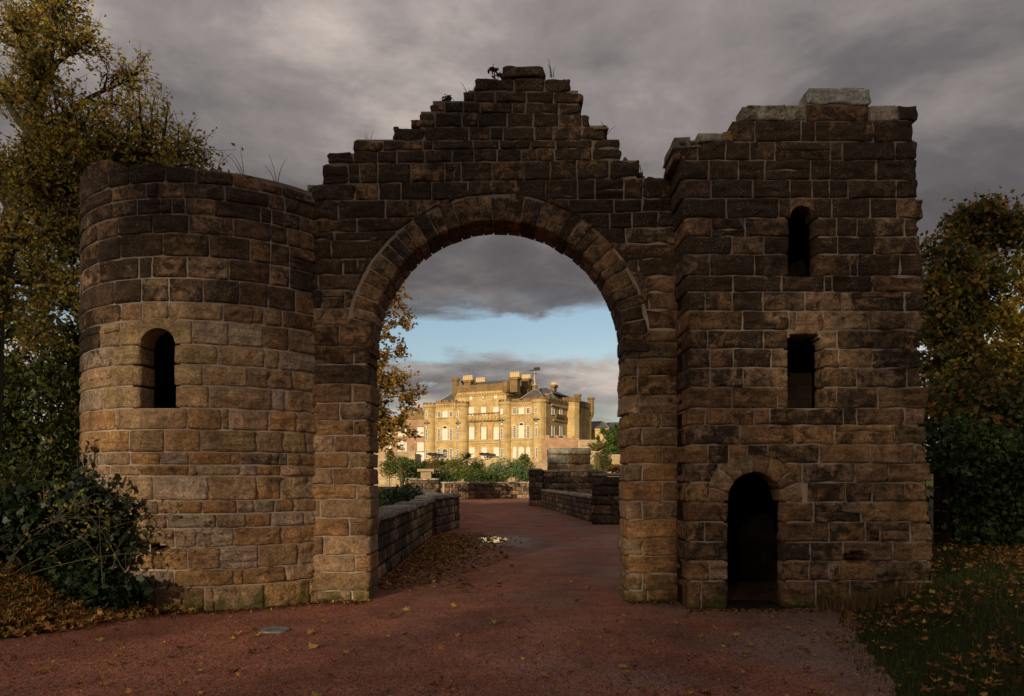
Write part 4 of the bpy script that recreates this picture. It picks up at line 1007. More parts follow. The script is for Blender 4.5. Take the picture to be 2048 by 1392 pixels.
for k in range(15000):
    u = rng.random()*5.6-1.25; v = rng.random()**.8*2.35
    if u < -.55 and v < 1.45 and rng.random() < .96: continue
    bulge = .18+.30*noise.noise(Vector((u*1.4, v*1.4, 3)))+.12*noise.noise(Vector((u*4, v*4, 8)))+.25*math.sin(min(1, v/2.3)*math.pi)
    tp_ = 2.25+.18*noise.noise(Vector((u*1.2, 0, 9)))
    if v > tp_: continue
    low = .12+.35*max(0, noise.noise(Vector((u*1.1, 5, 5))))
    if v < low: continue
    pts.append((u, -bulge*rng.uniform(.55, 1.08), v))
pts = np.array(pts); link('ivy_foliage', leaf_mesh('ivy_foliage', pts, .085*(.6+.8*nrg.random(len(pts))), palette(len(pts), ((.018, .034, .010), (.032, .055, .014), (.065, .085, .018), (.045, .06, .015))), 'ivy'), M_IVY, ivw)
m_metal = mat_simple('dull_steel', (.16, .145, .13), .55, .2, 20, .1, .5, Metallic=.5)
fence = empty('mesh_fence', 'thin steel mesh fence panel in the dark gap beside the ivy wall', 'fence', (6.55, 12.35, .35))
for z_ in (.12, .5, .88, 1.26): MB().box(-.45, .65, -.006, .006, z_-.006, z_+.006).build('bar', m_metal, fence)
for x_ in (-.35, -.05, .25, .55): MB().box(x_-.006, x_+.006, -.019, -.007, 0, 1.4).build('bar', m_metal, fence)
bush('dark_shrub', 'black green undergrowth behind the steel mesh fence', (6.7, 13.9, 1.3), (2.0, .8, 1.7), 9000, (DG, G1, B1), (4, 1.5, .8), .12, seed=29, ground=.4)

# ---- through the arch: tree on the left, evergreen bush, garden
tree('slender_tree', 'slender rust and gold tree seen through the arch beside its left pier', (-9.6, 46, -1), [(-9.6, 46, -1), (-9.3, 46, 4), (-9.0, 46, 8), (-8.8, 46, 12.5)],
     [(t_, px2(px_, py_, 46)) for (t_, px_, py_) in ((.95, 780, 545), (.9, 808, 575), (.85, 745, 580), (.8, 812, 640), (.75, 740, 650), (.7, 806, 700), (.65, 815, 760), (.6, 745, 740), (.55, 822, 800), (.5, 750, 800), (.5, 800, 830), (.4, 815, 870), (.4, 740, 860), (.35, 780, 890), (.9, 700, 620), (.7, 690, 720), (.9, 760, 500), (.6, 778, 770), (.8, 775, 610), (.45, 775, 850))],
     (O1, Y2, Y1, B1, G2), (2.2, 2.5, 1.2, 1.6, 1), .22, 8, 6, 12, .22, seed=31, tr=.25, blen=.26, twl=.9)
bush('evergreen_bush', 'blue green evergreen bush behind the near left parapet', (-5.3, 31, .35), (1.7, 1.3, 1.7), 5200, ((.02, .04, .018), (.04, .065, .028), (.06, .085, .035)), (3, 3, 1), .15, seed=32, ground=-1.2)
def pxg(px, py, Y): return px2(px, py, Y)
gc = [(800, 935, 100, 2.0, 1.9, (G1, G2, DG), 'round green shrub left of the grey gate pillar'), (832, 942, 95, 1.8, 1.5, (DG, G1), 'dark clipped shrub beside the grey gate pillar'), (778, 930, 108, 1.6, 2.4, (Y2, G1, B1), 'straw coloured shrub by the left arch pier'),
      (862, 932, 125, 2.2, 1.6, (O1, B1), 'russet shrub above the left pier of the far wall'), (905, 935, 112, 2.6, 2.2, (G1, G2, Y2), 'olive shrub between the two palms'), (925, 950, 96, 3.2, 1.1, (G2, G1), 'broad low hedge behind the far wall'),
      (955, 935, 118, 2.0, 2.0, (DG, G1), 'dark green shrub right of the middle palm'), (985, 938, 110, 2.2, 2.1, (G1, G2), 'leafy green shrub left of the pale bush'), (1018, 935, 104, 2.4, 2.0, ((.13, .15, .08), (.2, .21, .12), G1), 'pale silvery bush in front of the terrace wall'),
      (1042, 950, 98, 2.0, 1.2, ((.14, .16, .09), G1), 'low silver leaved plant near the tall narrow pier'), (1050, 932, 112, 1.5, 2.0, (G2, Y2, G1), 'yellow green shrub beside the tall narrow pier'), (975, 955, 92, 2.6, .9, (G1, DG), 'low green border right of the broad hedge'), (880, 955, 90, 2.2, .9, (DG, G1), 'low dark border at the left end of the hedge')]
for k, (px_, py_, Y_, rx, rz, cols, lab) in enumerate(gc):
    c = px2(px_, py_, Y_); bush('garden_shrub', lab, c, (rx, 1.6, rz), 2200, [tuple(1.35*x*f for x, f in zip(q, (.85, 1.1, 1))) for q in cols], None, .24, seed=40+k, group='shrubs in the garden below the terrace', ground=0, lobes=7)
m_palm = mat_leaf('palm_leaf', .2)
def palm(label, px, ptop, Y, h, fr, cols, dead=False):
    c = px2(px, ptop, Y); root = empty('palm_tree', label, 'palm', (c.x, c.y, 0), 'palms in the garden')
    w = MB(); w.tube([(0, 0, -.1), (.1, 0, c.z*.5), (0, 0, c.z)], [.3, .24, .2], 7); w.build('trunk', M_BARK, root)
    m = MB(); cl = []
    for k in range(fr):
        az = rng.random()*6.28; el = rng.uniform(-.5, 1.3) if not dead else rng.uniform(-1.3, 1.2); L = h*rng.uniform(.8, 1.1)
        d = Vector((math.cos(az)*math.cos(el), math.sin(az)*math.cos(el), math.sin(el))); s = d.cross(Vector((0, 0, 1))).normalized(); o0 = Vector((0, 0, c.z))
        for j in range(9):
            t0 = .25+.75*j/9; p_ = o0+d*L*t0+Vector((0, 0, -.35*L*t0*t0))
            for sg in (-1, 1):
                q = p_+(s*sg*.55+d*.5+Vector((0, 0, -.15)))*L*.30*(1.1-.5*t0); k0 = len(m.v); m.v += [tuple(p_-d*.05), tuple(p_+d*.09), tuple(q)]; m.f.append((k0, k0+1, k0+2)); 
        cl += [cols[rng.randrange(len(cols))]]*54
    me = mesh('frond', m.v, m.f); at = me.attributes.new('Col', 'FLOAT_COLOR', 'POINT'); at.data.foreach_set('color', [x for c_ in cl for x in (*c_, 1)])
    link('crown', me, m_palm, root)
palm('bushy palm left of the middle of the garden', 882, 934, 104, 1.9, 46, (G1, G2, (.1, .12, .03)))
palm('taller palm in front of the castle centre', 933, 921, 108, 2.0, 46, (G1, DG, G2))
palm('small palm at the left edge of the garden beside the arch', 803, 938, 92, 1.6, 30, (G1, G2))
palm('shaggy straw coloured palm right of the massive raised block', 1194, 905, 86, 2.3, 60, ((.22, .17, .07), G2, (.16, .13, .05)), True)
tree('pale_green_tree', 'bright green broad leaved tree in front of the slate roofed wing', (17.5, 128, 0), [(17.5, 128, -.2), (17.3, 128, 4), (17.2, 128, 7)],
     [(t_, px2(px_, py_, 128+d_)) for (t_, px_, py_, d_) in ((.9, 1212, 862, 0), (.9, 1235, 860, 1), (.8, 1198, 882, 0), (.8, 1225, 880, -2), (.7, 1250, 880, 0), (.6, 1205, 900, -1), (.6, 1230, 900, -2), (.7, 1260, 895, 0), (.8, 1240, 870, -2))], ((.07, .13, .02), (.10, .16, .025), (.045, .085, .018)), (3, 2, 2), .36, 8, 6, 14, .4, seed=33, blen=.34, tr=.3)
bush('green_creeper', 'dark creeper hanging over the garden wall beneath the bright green tree', px2(1205, 925, 100), (1.3, 1.2, 2.0), 1800, (G1, DG, Y2), (3, 2, .6), .28, seed=60, ground=0)
bush('russet_shrub', 'small russet shrub at the foot of the garden wall beside the right arch pier', px2(1236, 938, 98), (1.6, 1.0, .9), 900, (O1, B1, G1), None, .25, seed=61, ground=0)

# hazy line of trees far beyond, closing the view on both sides of the castle
NF = 16000; fx = nrg.uniform(-420, 420, NF); fx = np.where(np.abs(fx-5) < 45, fx+np.sign(fx-5)*60, fx); fy = nrg.uniform(250, 275, NF)
ft = np.array([4.6+3.2*noise.noise(Vector((a*.06, 0, 3)))+1.6*noise.noise(Vector((a*.25, 0, 7))) for a in fx]); fp = np.column_stack([fx, fy, 4.0+ft*nrg.random(NF)])
tag(link('far_wood', leaf_mesh('far_wood', fp, 1.5, palette(NF, (G1, DG, G2, B1)), 'rhomb'), M_LEAF), 'low line of distant trees beyond the castle', 'woodland', kind='stuff')
# ------------------------------------------------------------------ castle
CA = math.radians(28); CPX, CPY = 8.14, 172.0
M_GOLD = mat_castle('golden_sandstone', (.54, .385, .175), (.44, .30, .125), .32)
M_PINK = mat_castle('pink_sandstone', (.42, .26, .16), (.32, .19, .11), .3)
M_WEATH = mat_castle('weathered_sandstone', (.26, .17, .075), (.17, .11, .05), .6)
M_TERR = mat_castle('pale_rubble', (.50, .37, .22), (.36, .25, .14), .35)
M_SLATE = mat_slate()
M_WHITE = mat_simple('white_paint', (.78, .74, .66), .6, .05, 3, .05); M_LEAD = mat_simple('lead', (.34, .31, .28), .6, .1, 3, .05); M_BLIND = mat_simple('window_blind', (.66, .60, .50), .7, .06, 1.5, .05)
t_ = NT('window_glass'); M_GLASS = t_.pbsdf((.02, .022, .025), .08, None, .6)
M_POT = mat_simple('clay_pot', (.55, .40, .20), .85, .15, 3, .1); M_IRON = mat_simple('black_iron', (.02, .02, .02), .5, .2, 5, .1)
ca, sa = math.cos(CA), math.sin(CA)
def U(px, v=0):
    k = (px-CX)/FPX; # (CPX+u*ca+v*sa) = k*(CPY-u*sa+v*ca)
    return (k*(CPY+v*ca)-CPX-v*sa)/(ca+k*sa)
def depth(u, v): return CPY-u*sa+v*ca
def Zc(py, u, v=0): return CAMH-(py-HZ)/FPX*depth(u, v)
def k1x(x): return 740+x/3.1635
def k1y(y): return 680+y/3.1635
castle = empty('castle', 'golden sunlit castellated mansion with round corner towers seen through the arch', 'castle', (CPX, CPY, 0), rz=-CA)
BZ = 4.2
def cbox(nm, u0, u1, v0, v1, z0, z1, mat=None, par=None): return MB().box(u0, u1, v0, v1, z0, z1).build(nm, mat or M_GOLD, par or castle)
def merlons(nm, u0, u1, v0, v1, z0, h, par, w=.9, gapf=.55, along='u', mat=None):
    m = MB(); L = (u1-u0) if along == 'u' else (v1-v0); n = max(2, round(L/(w*(1+gapf)))); st = L/n
    for i in range(n):
        s = i*st
        if along == 'u': m.box(u0+s+st*.16, u0+s+st*.84, v0, v1, z0, z0+h)
        else: m.box(u0, u1, v0+s+st*.16, v0+s+st*.84, z0, z0+h)
    return m.build(nm, mat or M_WEATH, par)
def corbels(u0, u1, v, z, par):
    m = MB(); n = int((u1-u0)/.5)
    for i in range(n): a = u0+(u1-u0)*(i+.25)/n; m.box(a, a+.25, v-.28, v+.02, z-.45, z)
    m.box(u0, u1, v-.32, v+.3, z+.004, z+.28)
    return m.build('cornice', M_GOLD, par)
def window(u, z0, w, h, v, kind, arched=False, par=None, bars=(2, 3), hood=False):
    """opening with stone surround, white frame and bars (a part) and its pane (a sub-part)"""
    par = par or castle; m = MB(); f = .10; v1 = v-.05
    def arc(r, n=8): return [(r*math.cos(math.pi*i/n), r*math.sin(math.pi*i/n)) for i in range(n+1)]
    hr = h-w/2 if arched else h
    fb = MB()
    fb.box(u-w/2, u-w/2+f, v1-.05, v1+.06, z0, z0+hr); fb.box(u+w/2-f, u+w/2, v1-.05, v1+.06, z0, z0+hr); fb.box(u-w/2-.08, u+w/2+.08, v1-.14, v1+.06, z0-.12, z0-.002)
    if not arched: fb.box(u-w/2+f, u+w/2-f, v1-.05, v1+.06, z0+hr-f, z0+hr)
    else:
        a0 = arc(w/2); a1 = arc(w/2-f)
        for i in range(8):
            q = [a1[i], a0[i], a0[i+1], a1[i+1]]
            fb.add([(u+x, v1-.05, z0+hr+y) for x, y in q]+[(u+x, v1+.06, z0+hr+y) for x, y in q], [(0, 1, 2, 3), (4, 7, 6, 5), (0, 4, 5, 1), (2, 6, 7, 3), (1, 5, 6, 2), (0, 3, 7, 4)])
    nb, nr = bars
    bt = .055
    for i in range(1, nb+1): x = u-w/2+w*i/(nb+1); fb.box(x-bt/2, x+bt/2, v1-.03, v1+.0, z0+f, z0+(h-.15 if arched else hr-f))
    for j in range(1, nr+1): zz = z0+hr*j/(nr+1); fb.box(u-w/2+f, u+w/2-f, v1-.028, v1-.001, zz-bt/2, zz+bt/2)
    fo = fb.build('window', M_WHITE, par)
    pb = MB(); pts_ = [(u-w/2+f*.5, z0), (u+w/2-f*.5, z0), (u+w/2-f*.5, z0+hr-.03)]
    if arched: pts_ += [(u+x, z0+hr+y) for x, y in arc(w/2-f*.5)][1:-1]
    pts_ += [(u-w/2+f*.5, z0+hr-.03)]
    n = len(pts_); pb.add([(x, v1+.01, z) for x, z in pts_]+[(x, v1+.05, z) for x, z in pts_], [tuple(range(n)), tuple(range(2*n-1, n-1, -1))]+[(i, n+i, n+(i+1) % n, (i+1) % n) for i in range(n)])
    po = pb.build('pane', M_BLIND if kind == 'blind' else M_GLASS, fo); return fo
def pwin(x0, x1, y0, y1, kind, v=0, arched=False, bars=(2, 3), hood=False):
    u0, u1 = U(k1x(x0), v), U(k1x(x1), v); um = (u0+u1)/2
    return window(um, Zc(k1y(y1), um, v), u1-u0, Zc(k1y(y0), um, v)-Zc(k1y(y1), um, v), v, kind, arched, None, bars, hood)
def round_tower(x0, x1, ytop, v0=0, nm='corner_turret', slits=()):
    u0, u1 = U(k1x(x0), v0), U(k1x(x1), v0); r = (u1-u0)/2; uc = (u0+u1)/2; zt = Zc(k1y(ytop), uc, v0); vc = v0+r*.35
    o = MB().cyl(uc, vc, BZ, zt-1.0, r, n=28).build(nm, M_GOLD, castle, False)
    m = MB().cyl(uc, vc, zt-1.3, zt-1.02, r+.12, r+.28, 28); m.cyl(uc, vc, zt-1.015, zt-.55, r+.28, n=28)
    m.build('cornice', M_GOLD, o)
    m = MB()
    for i in range(10):
        t0 = 2*math.pi*i/10
        a = [t0+.1, t0+.52]; q = [(uc+(r+.28)*math.cos(x), vc+(r+.28)*math.sin(x)) for x in a]+[(uc+(r-.1)*math.cos(x), vc+(r-.1)*math.sin(x)) for x in reversed(a)]
        m.add([(x, y, zt-.548) for x, y in q]+[(x, y, zt) for x, y in q], [(0, 1, 2, 3), (4, 7, 6, 5), (0, 4, 5, 1), (1, 5, 6, 2), (2, 6, 7, 3), (3, 7, 4, 0)])
    m.build('battlement', M_WEATH, o)
    for zy in (490, 640):
        zz = Zc(k1y(zy), uc, v0); MB().cyl(uc, vc, zz-.12, zz+.12, r+.10, n=28).build('string_course', M_GOLD, o)
    vf = vc-r
    for (xc, y0, y1, kd) in slits:
        um = U(k1x(xc), vf); za, zb = Zc(k1y(y1), um, vf), Zc(k1y(y0), um, vf); vw = vc-math.sqrt(max(.01, r*r-(um-uc)**2))
        if kd == 'x':
            m = MB().box(um-.22, um+.22, vw-.06, vw+.1, za, zb); m.box(um-.75, um-.225, vw-.05, vw+.25, za+(zb-za)*.55, za+(zb-za)*.72); m.box(um+.225, um+.75, vw-.05, vw+.25, za+(zb-za)*.55, za+(zb-za)*.72)
            wo = m.build('cross_loop', M_GLASS, castle); MB().box(um-.20, um+.20, vw-.09, vw-.061, za+.1, za+.5).box(um-.03, um+.03, vw-.09, vw-.061, za+.51, zb-.1).build('frame', M_WHITE, wo)
        else: window(um, za, .62, zb-za, vw+.02, 'blind' if kd == 'b' else 'glass', False, None, (1, 4 if zb-za > 3 else 2))
    return uc, vc, r, zt
# masses
uL, uT2, uC0, uT3a, uR0 = U(850), U(914), U(933), U(999), U(1020)
zpl = Zc(k1y(412), (uL+uT2)/2); zpr = Zc(k1y(402), U(1042))
cbox('wing_wall', U(853), U(925), .4, 16, BZ, zpl); cbox('wing_wall', U(1008), -.6, .4, 15.6, BZ, zpr)
vC = .9
zc_top = Zc(k1y(350), U(966), vC)
cbox('centre_wall', U(930, vC), U(1002, vC), vC, 10, BZ, zc_top-.5)
vU = 2.6
uu0, uu1 = U(k1x(560), vU), U(k1x(884), vU); zu = Zc(k1y(345), (uu0+uu1)/2, vU); zut = Zc(k1y(300), (uu0+uu1)/2, vU)
cbox('upper_wall', uu0, uu1, vU-1.75, vU+15, zpl-.5, zu)
m = MB(); m.box(uu0-.35, uu1+.35, vU-2.1, vU+15.3, zu+.004, zu+.5); n = int((uu1-uu0)/.45)
for i in range(n): a = uu0+(uu1-uu0)*(i+.25)/n; m.box(a, a+.22, vU-2.05, vU-1.76, zu-.55, zu)
for i in range(30): a = vU-1.5+16.4*(i+.25)/30; m.box(uu1+.005, uu1+.3, a, a+.25, zu-.55, zu)
m.build('cornice', M_GOLD, castle)
cbox('upper_parapet', uu0-.2, uu1+.2, vU-1.95, vU-1.4, zu+.505, zut+.5, M_WEATH); cbox('upper_parapet', uu1-.35, uu1+.2, vU-1.395, vU+15, zu+.505, zut-.6, M_WEATH)
merlons('battlement', uu1-.3, uu1+.2, vU-.5, vU+15, zut-.595, 1.1, castle, 1.1, .6, 'v')
m = MB(); um = (uu0+uu1)/2; m.add([(uu0+.8, vU-.6, zu+.6), (uu1-.8, vU-.6, zu+.6), (uu1-.8, vU+13, zu+.6), (uu0+.8, vU+13, zu+.6), (um-3.5, vU+5, zut+2.1), (um+3.5, vU+5, zut+2.1)], [(0, 1, 5, 4), (1, 2, 5), (2, 3, 4, 5), (3, 0, 4), (0, 3, 2, 1)]); m.build('upper_roof', M_SLATE, castle)
ub = uu0+.2; MB().cyl(ub, vU-1.6, zu-.2, zu+.5, .5, 1.0, 8).cyl(ub, vU-1.6, zu+.505, zu+3.6, .85, n=8).cyl(ub, vU-1.6, zu+3.605, zu+4.2, 1.1, n=8).cyl(ub, vU-1.6, zu+4.205, zu+6.0, .05, .03, 6).build('bartizan', M_WEATH, castle)
ub = uu1-.2; MB().cyl(ub, vU-1.6, zu-.2, zu+.5, .5, 1.0, 8).cyl(ub, vU-1.6, zu+.505, zu+2.6, .85, n=8).build('bartizan', M_WEATH, castle)
# wings: cornice, battlement, slate roofs
for (ua, ub_, zp) in ((U(868), U(914), zpl), (U(1020), U(1064), zpr)):
    corbels(ua, ub_, .4, zp, castle); cbox('parapet', ua, ub_, .25, .75, zp+.285, zp+.75, M_WEATH); merlons('battlement', ua, ub_, .25, .75, zp+.752, .45, castle, 1.5)
def hip(nm, u0, u1, v0, v1, z0, h, inset, mat=M_SLATE):
    m = MB(); m.add([(u0, v0, z0), (u1, v0, z0), (u1, v1, z0), (u0, v1, z0), (u0+inset, (v0+v1)/2, z0+h), (u1-inset, (v0+v1)/2, z0+h)], [(0, 1, 5, 4), (1, 2, 5), (2, 3, 4, 5), (3, 0, 4), (0, 3, 2, 1)]); o = m.build(nm, mat, castle)
    MB().tube([(u0, v0, z0+.05), (u0+inset, (v0+v1)/2, z0+h+.06), (u1-inset, (v0+v1)/2, z0+h+.06), (u1, v0, z0+.05)], [.07]*4, 5).build('ridge', M_LEAD, o); return o
hip('wing_roof', U(862), U(918), 1.2, 9, zpl+.3, 3.6, 4.0); hip('wing_roof', U(1022), -.9, 1.2, 7.5, zpr+.3, 3.2, 3.6); hip('wing_roof', -7.5, -.9, 7.7, 14.5, zpr+.3, 3.2, 3.3)
# round towers with loops
S = lambda x: ((x, 450, 487, 'g'), (x+2, 508, 556, 'x'), (x+2, 562, 632, 'g'), (x+2, 692, 748, 'g'))
round_tower(340, 407, 398, slits=S(357)); round_tower(545, 612, 390, slits=S(555))
round_tower(818, 887, 378, slits=((833, 435, 467, 'b'), (833, 490, 540, 'x'), (834, 558, 622, 'g'), (835, 685, 742, 'g')))
c4 = round_tower(1026, 1106, 362, slits=((1051, 424, 458, 'g'), (1052, 484, 536, 'x'), (1053, 554, 612, 'g'), (1055, 680, 740, 'g')))
# wing windows
for (xs, rows, ak) in ((((427, 446), (460, 491), (504, 523)), (450, 486, 560, 632, 685, 746), 'glass'), (((905, 926), (943, 975), (991, 1013)), (428, 466, 540, 618, 676, 741), 'blind')):
    for i, (x0, x1) in enumerate(xs):
        pwin(x0, x1, rows[0], rows[1], 'blind' if i == 1 else 'glass', .4, False, (1, 2))
        pwin(x0, x1, rows[2]-(20 if i == 1 else 0), rows[3], 'blind' if i == 1 else 'glass', .4, i == 1, (2, 5))
        pwin(x0-(0 if i != 1 else 1), x1, rows[4], rows[5], ak, .4, True, (2, 4))
    um = U(k1x(sum(xs[1])/2), .4); r_ = (U(k1x(xs[1][1]), .4)-U(k1x(xs[1][0]), .4))/2
    zf = Zc(k1y(rows[2]-20), um, .4)-r_
    m = MB(); a = [(r_*.75*math.cos(math.pi*i/8), r_*.75*math.sin(math.pi*i/8)) for i in range(9)]
    m.add([(um+x, .24, zf+y) for x, y in a]+[(um+x, .29, zf+y) for x, y in a], [tuple(range(9)), tuple(range(17, 8, -1))]+[(i, 9+i, 9+(i+1) % 9, (i+1) % 9) for i in range(9)]); m.build('fanlight', M_GLASS, castle)
    for zy in ((rows[3]+10), rows[1]+4):
        zz = Zc(k1y(zy), um, .4); ua, ub_ = U(k1x(xs[0][0]-20), .4), U(k1x(xs[2][1]+14), .4); MB().box(ua, ub_, .22, .42, zz-.15, zz+.15).build('string_course', M_GOLD, castle)
# centre: windows, door, recessed arches, balustrade
vW = vC
for x0, x1 in ((628, 658), (705, 734), (783, 813)):
    pwin(x0, x1, 424, 478, 'blind', vW, False, (2, 3)); pwin(x0+1, x1+2, 552, 626, 'blind', vW, False, (2, 4))
    if x0 != 705: pwin(x0+2, x1+4, 680, 745, 'blind', vW, False, (2, 3))
    u0, u1 = U(k1x(x0-8), vW), U(k1x(x1+9), vW); um = (u0+u1)/2; r_ = (u1-u0)/2; zz = Zc(k1y(516), um, vW)-r_
    m = MB()
    for i in range(10):
        a0, a1 = math.pi*i/10, math.pi*(i+1)/10; q = [(um+rr*math.cos(a), zz+rr*math.sin(a)) for rr, a in ((r_-.22, a0), (r_, a0), (r_, a1), (r_-.22, a1))]
        m.add([(x, vW-.28, z) for x, z in q]+[(x, vW+.02, z) for x, z in q], [(0, 1, 2, 3), (0, 4, 5, 1), (2, 6, 7, 3), (1, 5, 6, 2), (0, 3, 7, 4)])
    m.box(u0, u0+.2, vW-.28, vW+.02, Zc(k1y(630), um, vW), zz); m.box(u1-.2, u1, vW-.28, vW+.02, Zc(k1y(630), um, vW), zz); m.build('blind_arch', M_GOLD, castle)
dk = pwin(708, 739, 680, 752, 'blind', vW, False, (1, 3)); dk.name = 'door'
ua, ub_ = U(k1x(612), vW), U(k1x(820), vW); um = (ua+ub_)/2
for zy in (636, 652, 504): zz = Zc(k1y(zy), um, vW); MB().box(ua, ub_, vW-.22, vW+.02, zz-.14, zz+.14).build('string_course', M_GOLD, castle)
zb = Zc(k1y(491), um, vW); bal = MB().box(ua, ub_, vW-.5, vW-.02, zb-1.0, zb-.75).box(ua, ub_, vW-.5, vW-.02, zb+.95, zb+1.1).build('balustrade', M_WEATH, castle)
for i in range(10):
    x = ua+(ub_-ua)*(i+.5)/10; s_ = .62; q = [(x-s_, zb+.1), (x, zb-.72), (x+s_, zb+.1), (x, zb+.92)]
    MB().add([(a, vW-.42, z) for a, z in q]+[(a, vW-.1, z) for a, z in q], [(0, 1, 2, 3), (7, 6, 5, 4), (0, 4, 5, 1), (1, 5, 6, 2), (2, 6, 7, 3), (3, 7, 4, 0)]).build('lozenge', M_GOLD, bal)
for (x, y, mt, nm) in ((640, 368, M_BLIND, 'roundel'), (718, 364, M_IRON, 'clock_face'), (797, 360, M_BLIND, 'roundel')):
    v_ = vU-1.75; u_ = U(k1x(x), v_); z_ = Zc(k1y(y), u_, v_); r_ = .46; m = MB(); q = [(r_*math.cos(2*math.pi*i/18), r_*math.sin(2*math.pi*i/18)) for i in range(18)]
    m.add([(u_+a, v_-.12, z_+b) for a, b in q]+[(u_+a, v_+.02, z_+b) for a, b in q], [tuple(range(18))]+[(i, 18+i, 18+(i+1) % 18, (i+1) % 18) for i in range(18)]); o = m.build(nm, mt if nm == 'roundel' else M_WEATH, castle)
    if nm == 'clock_face': MB().add([(u_+a*.7, v_-.16, z_+b*.6) for a, b in q], [tuple(range(18))]).build('dial', M_BLIND, o)
# side front
zs = zpr
cbox('parapet', -.75, -.25, 1, 16, zs+.1, zs+.9, M_WEATH); merlons('battlement', -.75, -.25, 1.2, 16, zs+.902, .5, castle, 1.5, .5, 'v')
MB().box(-.6, -.25, 3, 15, zs-.5, zs+.09).build('cornice', M_GOLD, castle)
def sidewin(px0, px1, y0, y1):
    # windows on the side front, plane u = -0.6
    def V(px): k = (px-CX)/FPX; return (k*(CPY+.6*sa)-CPX+.6*ca)/(sa-k*ca)
    v0, v1 = V(px0), V(px1); vm = (v0+v1)/2; z0, z1 = Zc(y1, -.6, vm), Zc(y0, -.6, vm)
    f = MB(); f.box(-.6, -.5, v0, v0+.12, z0, z1); f.box(-.6, -.5, v1-.12, v1, z0, z1); f.box(-.6, -.5, v0+.121, v1-.121, z1-.12, z1); f.box(-.6, -.45, v0-.05, v1+.05, z0-.13, z0-.002)
    for j in (1, 2, 3): zz = z0+(z1-z0)*j/4; f.box(-.59, -.53, v0+.121, v1-.121, zz-.03, zz+.03)
    fo = f.build('window', M_WHITE, castle); MB().box(-.62, -.55, v0+.06, v1-.06, z0+.02, z1-.05).build('pane', M_BLIND, fo)
for (x0, x1) in ((1149, 1167), (1199, 1215)):
    sidewin(k1x(x0), k1x(x1), k1y(430), k1y(470)); sidewin(k1x(x0), k1x(x1), k1y(545), k1y(606))
MB().box(-.6, -.2, 5.4, 11.0, Zc(k1y(492), -.6, 7), Zc(k1y(470), -.6, 7)).build('balcony', M_WEATH, castle)
MB().box(-.6, -.35, 4.2, 13, Zc(k1y(515), -.6, 8), Zc(k1y(509), -.6, 8)).build('string_course', M_GOLD, castle)
oc = MB().cyl(-.4, 14.6, BZ, Zc(k1y(395), -.4, 14.6), 2.1, n=8).build('octagonal_turret', M_GOLD, castle); z_ = Zc(k1y(395), -.4, 14.6)
MB().cyl(-.4, 14.6, z_+.005, z_+1.1, 2.4, n=8).build('battlement', M_WEATH, oc)
cbox('rear_wall', -9, .3, 16.8, 26, BZ, Zc(k1y(425), 0, 18)); zr = Zc(k1y(425), 0, 18)
cbox('parapet', -9.2, .5, 16.6, 26.2, zr+.005, zr+.9, M_WEATH); merlons('battlement', .0, .5, 17.5, 26, zr+.905, .7, castle, 1.2, .6, 'v')
for v_ in (17.0, 25.8): MB().cyl(.3, v_, zr-2.6, zr-1.2, .2, .85, 8).cyl(.3, v_, zr-1.195, zr+2.6, .85, n=8).cyl(.3, v_, zr+2.605, zr+3.1, 1.05, n=8).build('bartizan', M_WEATH, castle)
window(0, 0, 1.6, 2.8, 0, 'glass', True) if False else None
# chimneys with pots
def chimney(px0, px1, ytop, ypot, zbase, v, npot=5):
    u0, u1 = U(px0, v), U(px1, v); um = (u0+u1)/2; zt = Zc(ytop, um, v); zp = Zc(ypot, um, v)
    o = MB().box(u0+.3, u1-.3, v-.8, v+.8, zbase, zt-.6).box(u0, u1, v-1.05, v+1.05, zt-.595, zt).build('chimney', M_WEATH, castle)
    for i in range(npot):
        x = u0+(u1-u0)*(i+.6)/(npot+.2); MB().cyl(x, v, zt+.005, zp, .33, .27, 10).build('chimney_pot', M_POT, o)
chimney(k1x(588), k1x(652), k1y(256), k1y(224), zu, 4.5, 5); chimney(k1x(670), k1x(730), k1y(268), k1y(238), zu, 11, 5)
chimney(k1x(886), k1x(948), k1y(237), k1y(204), zu, 2.2, 5); chimney(k1x(960), k1x(1017), k1y(246), k1y(218), zu, 9, 5)
chimney(k1x(1148), k1x(1180), k1y(285), k1y(268), zr-3, 19, 3)
v_ = 12; u_ = U(k1x(1046), v_); zb_ = Zc(k1y(340), u_, v_); zp_ = Zc(k1y(290), u_, v_)
cbox('rear_block', u_-5, u_+3.6, v_, v_+13, zs-1, zb_, M_WEATH); hip('pavilion_roof', u_-4.5, u_+4.5, v_+.5, v_+12, zb_+.01, zp_-zb_+.2, 4.3)
MB().cyl(u_, v_-.5, zs, zp_, .9, n=8).build('vane_turret', M_WEATH, castle)
wv = MB().cyl(u_, v_-.5, zp_+.005, zp_+1.0, .5, .3, 8).cyl(u_, v_-.5, zp_+1.005, zp_+2.6, .28, .1, 8).cyl(u_, v_-.5, zp_+2.605, zp_+4.6, .07, .04, 6).build('vane_pole', M_POT, castle)
MB().box(u_-1.4, u_+1.6, v_-.56, v_-.44, zp_+3.7, zp_+3.9).box(u_-.2, u_+1.5, v_-.55, v_-.45, zp_+3.905, zp_+4.5).box(u_-.7, u_+.7, v_-.55, v_-.45, zp_+2.9, zp_+3.05).build('weather_vane', M_IRON, wv)
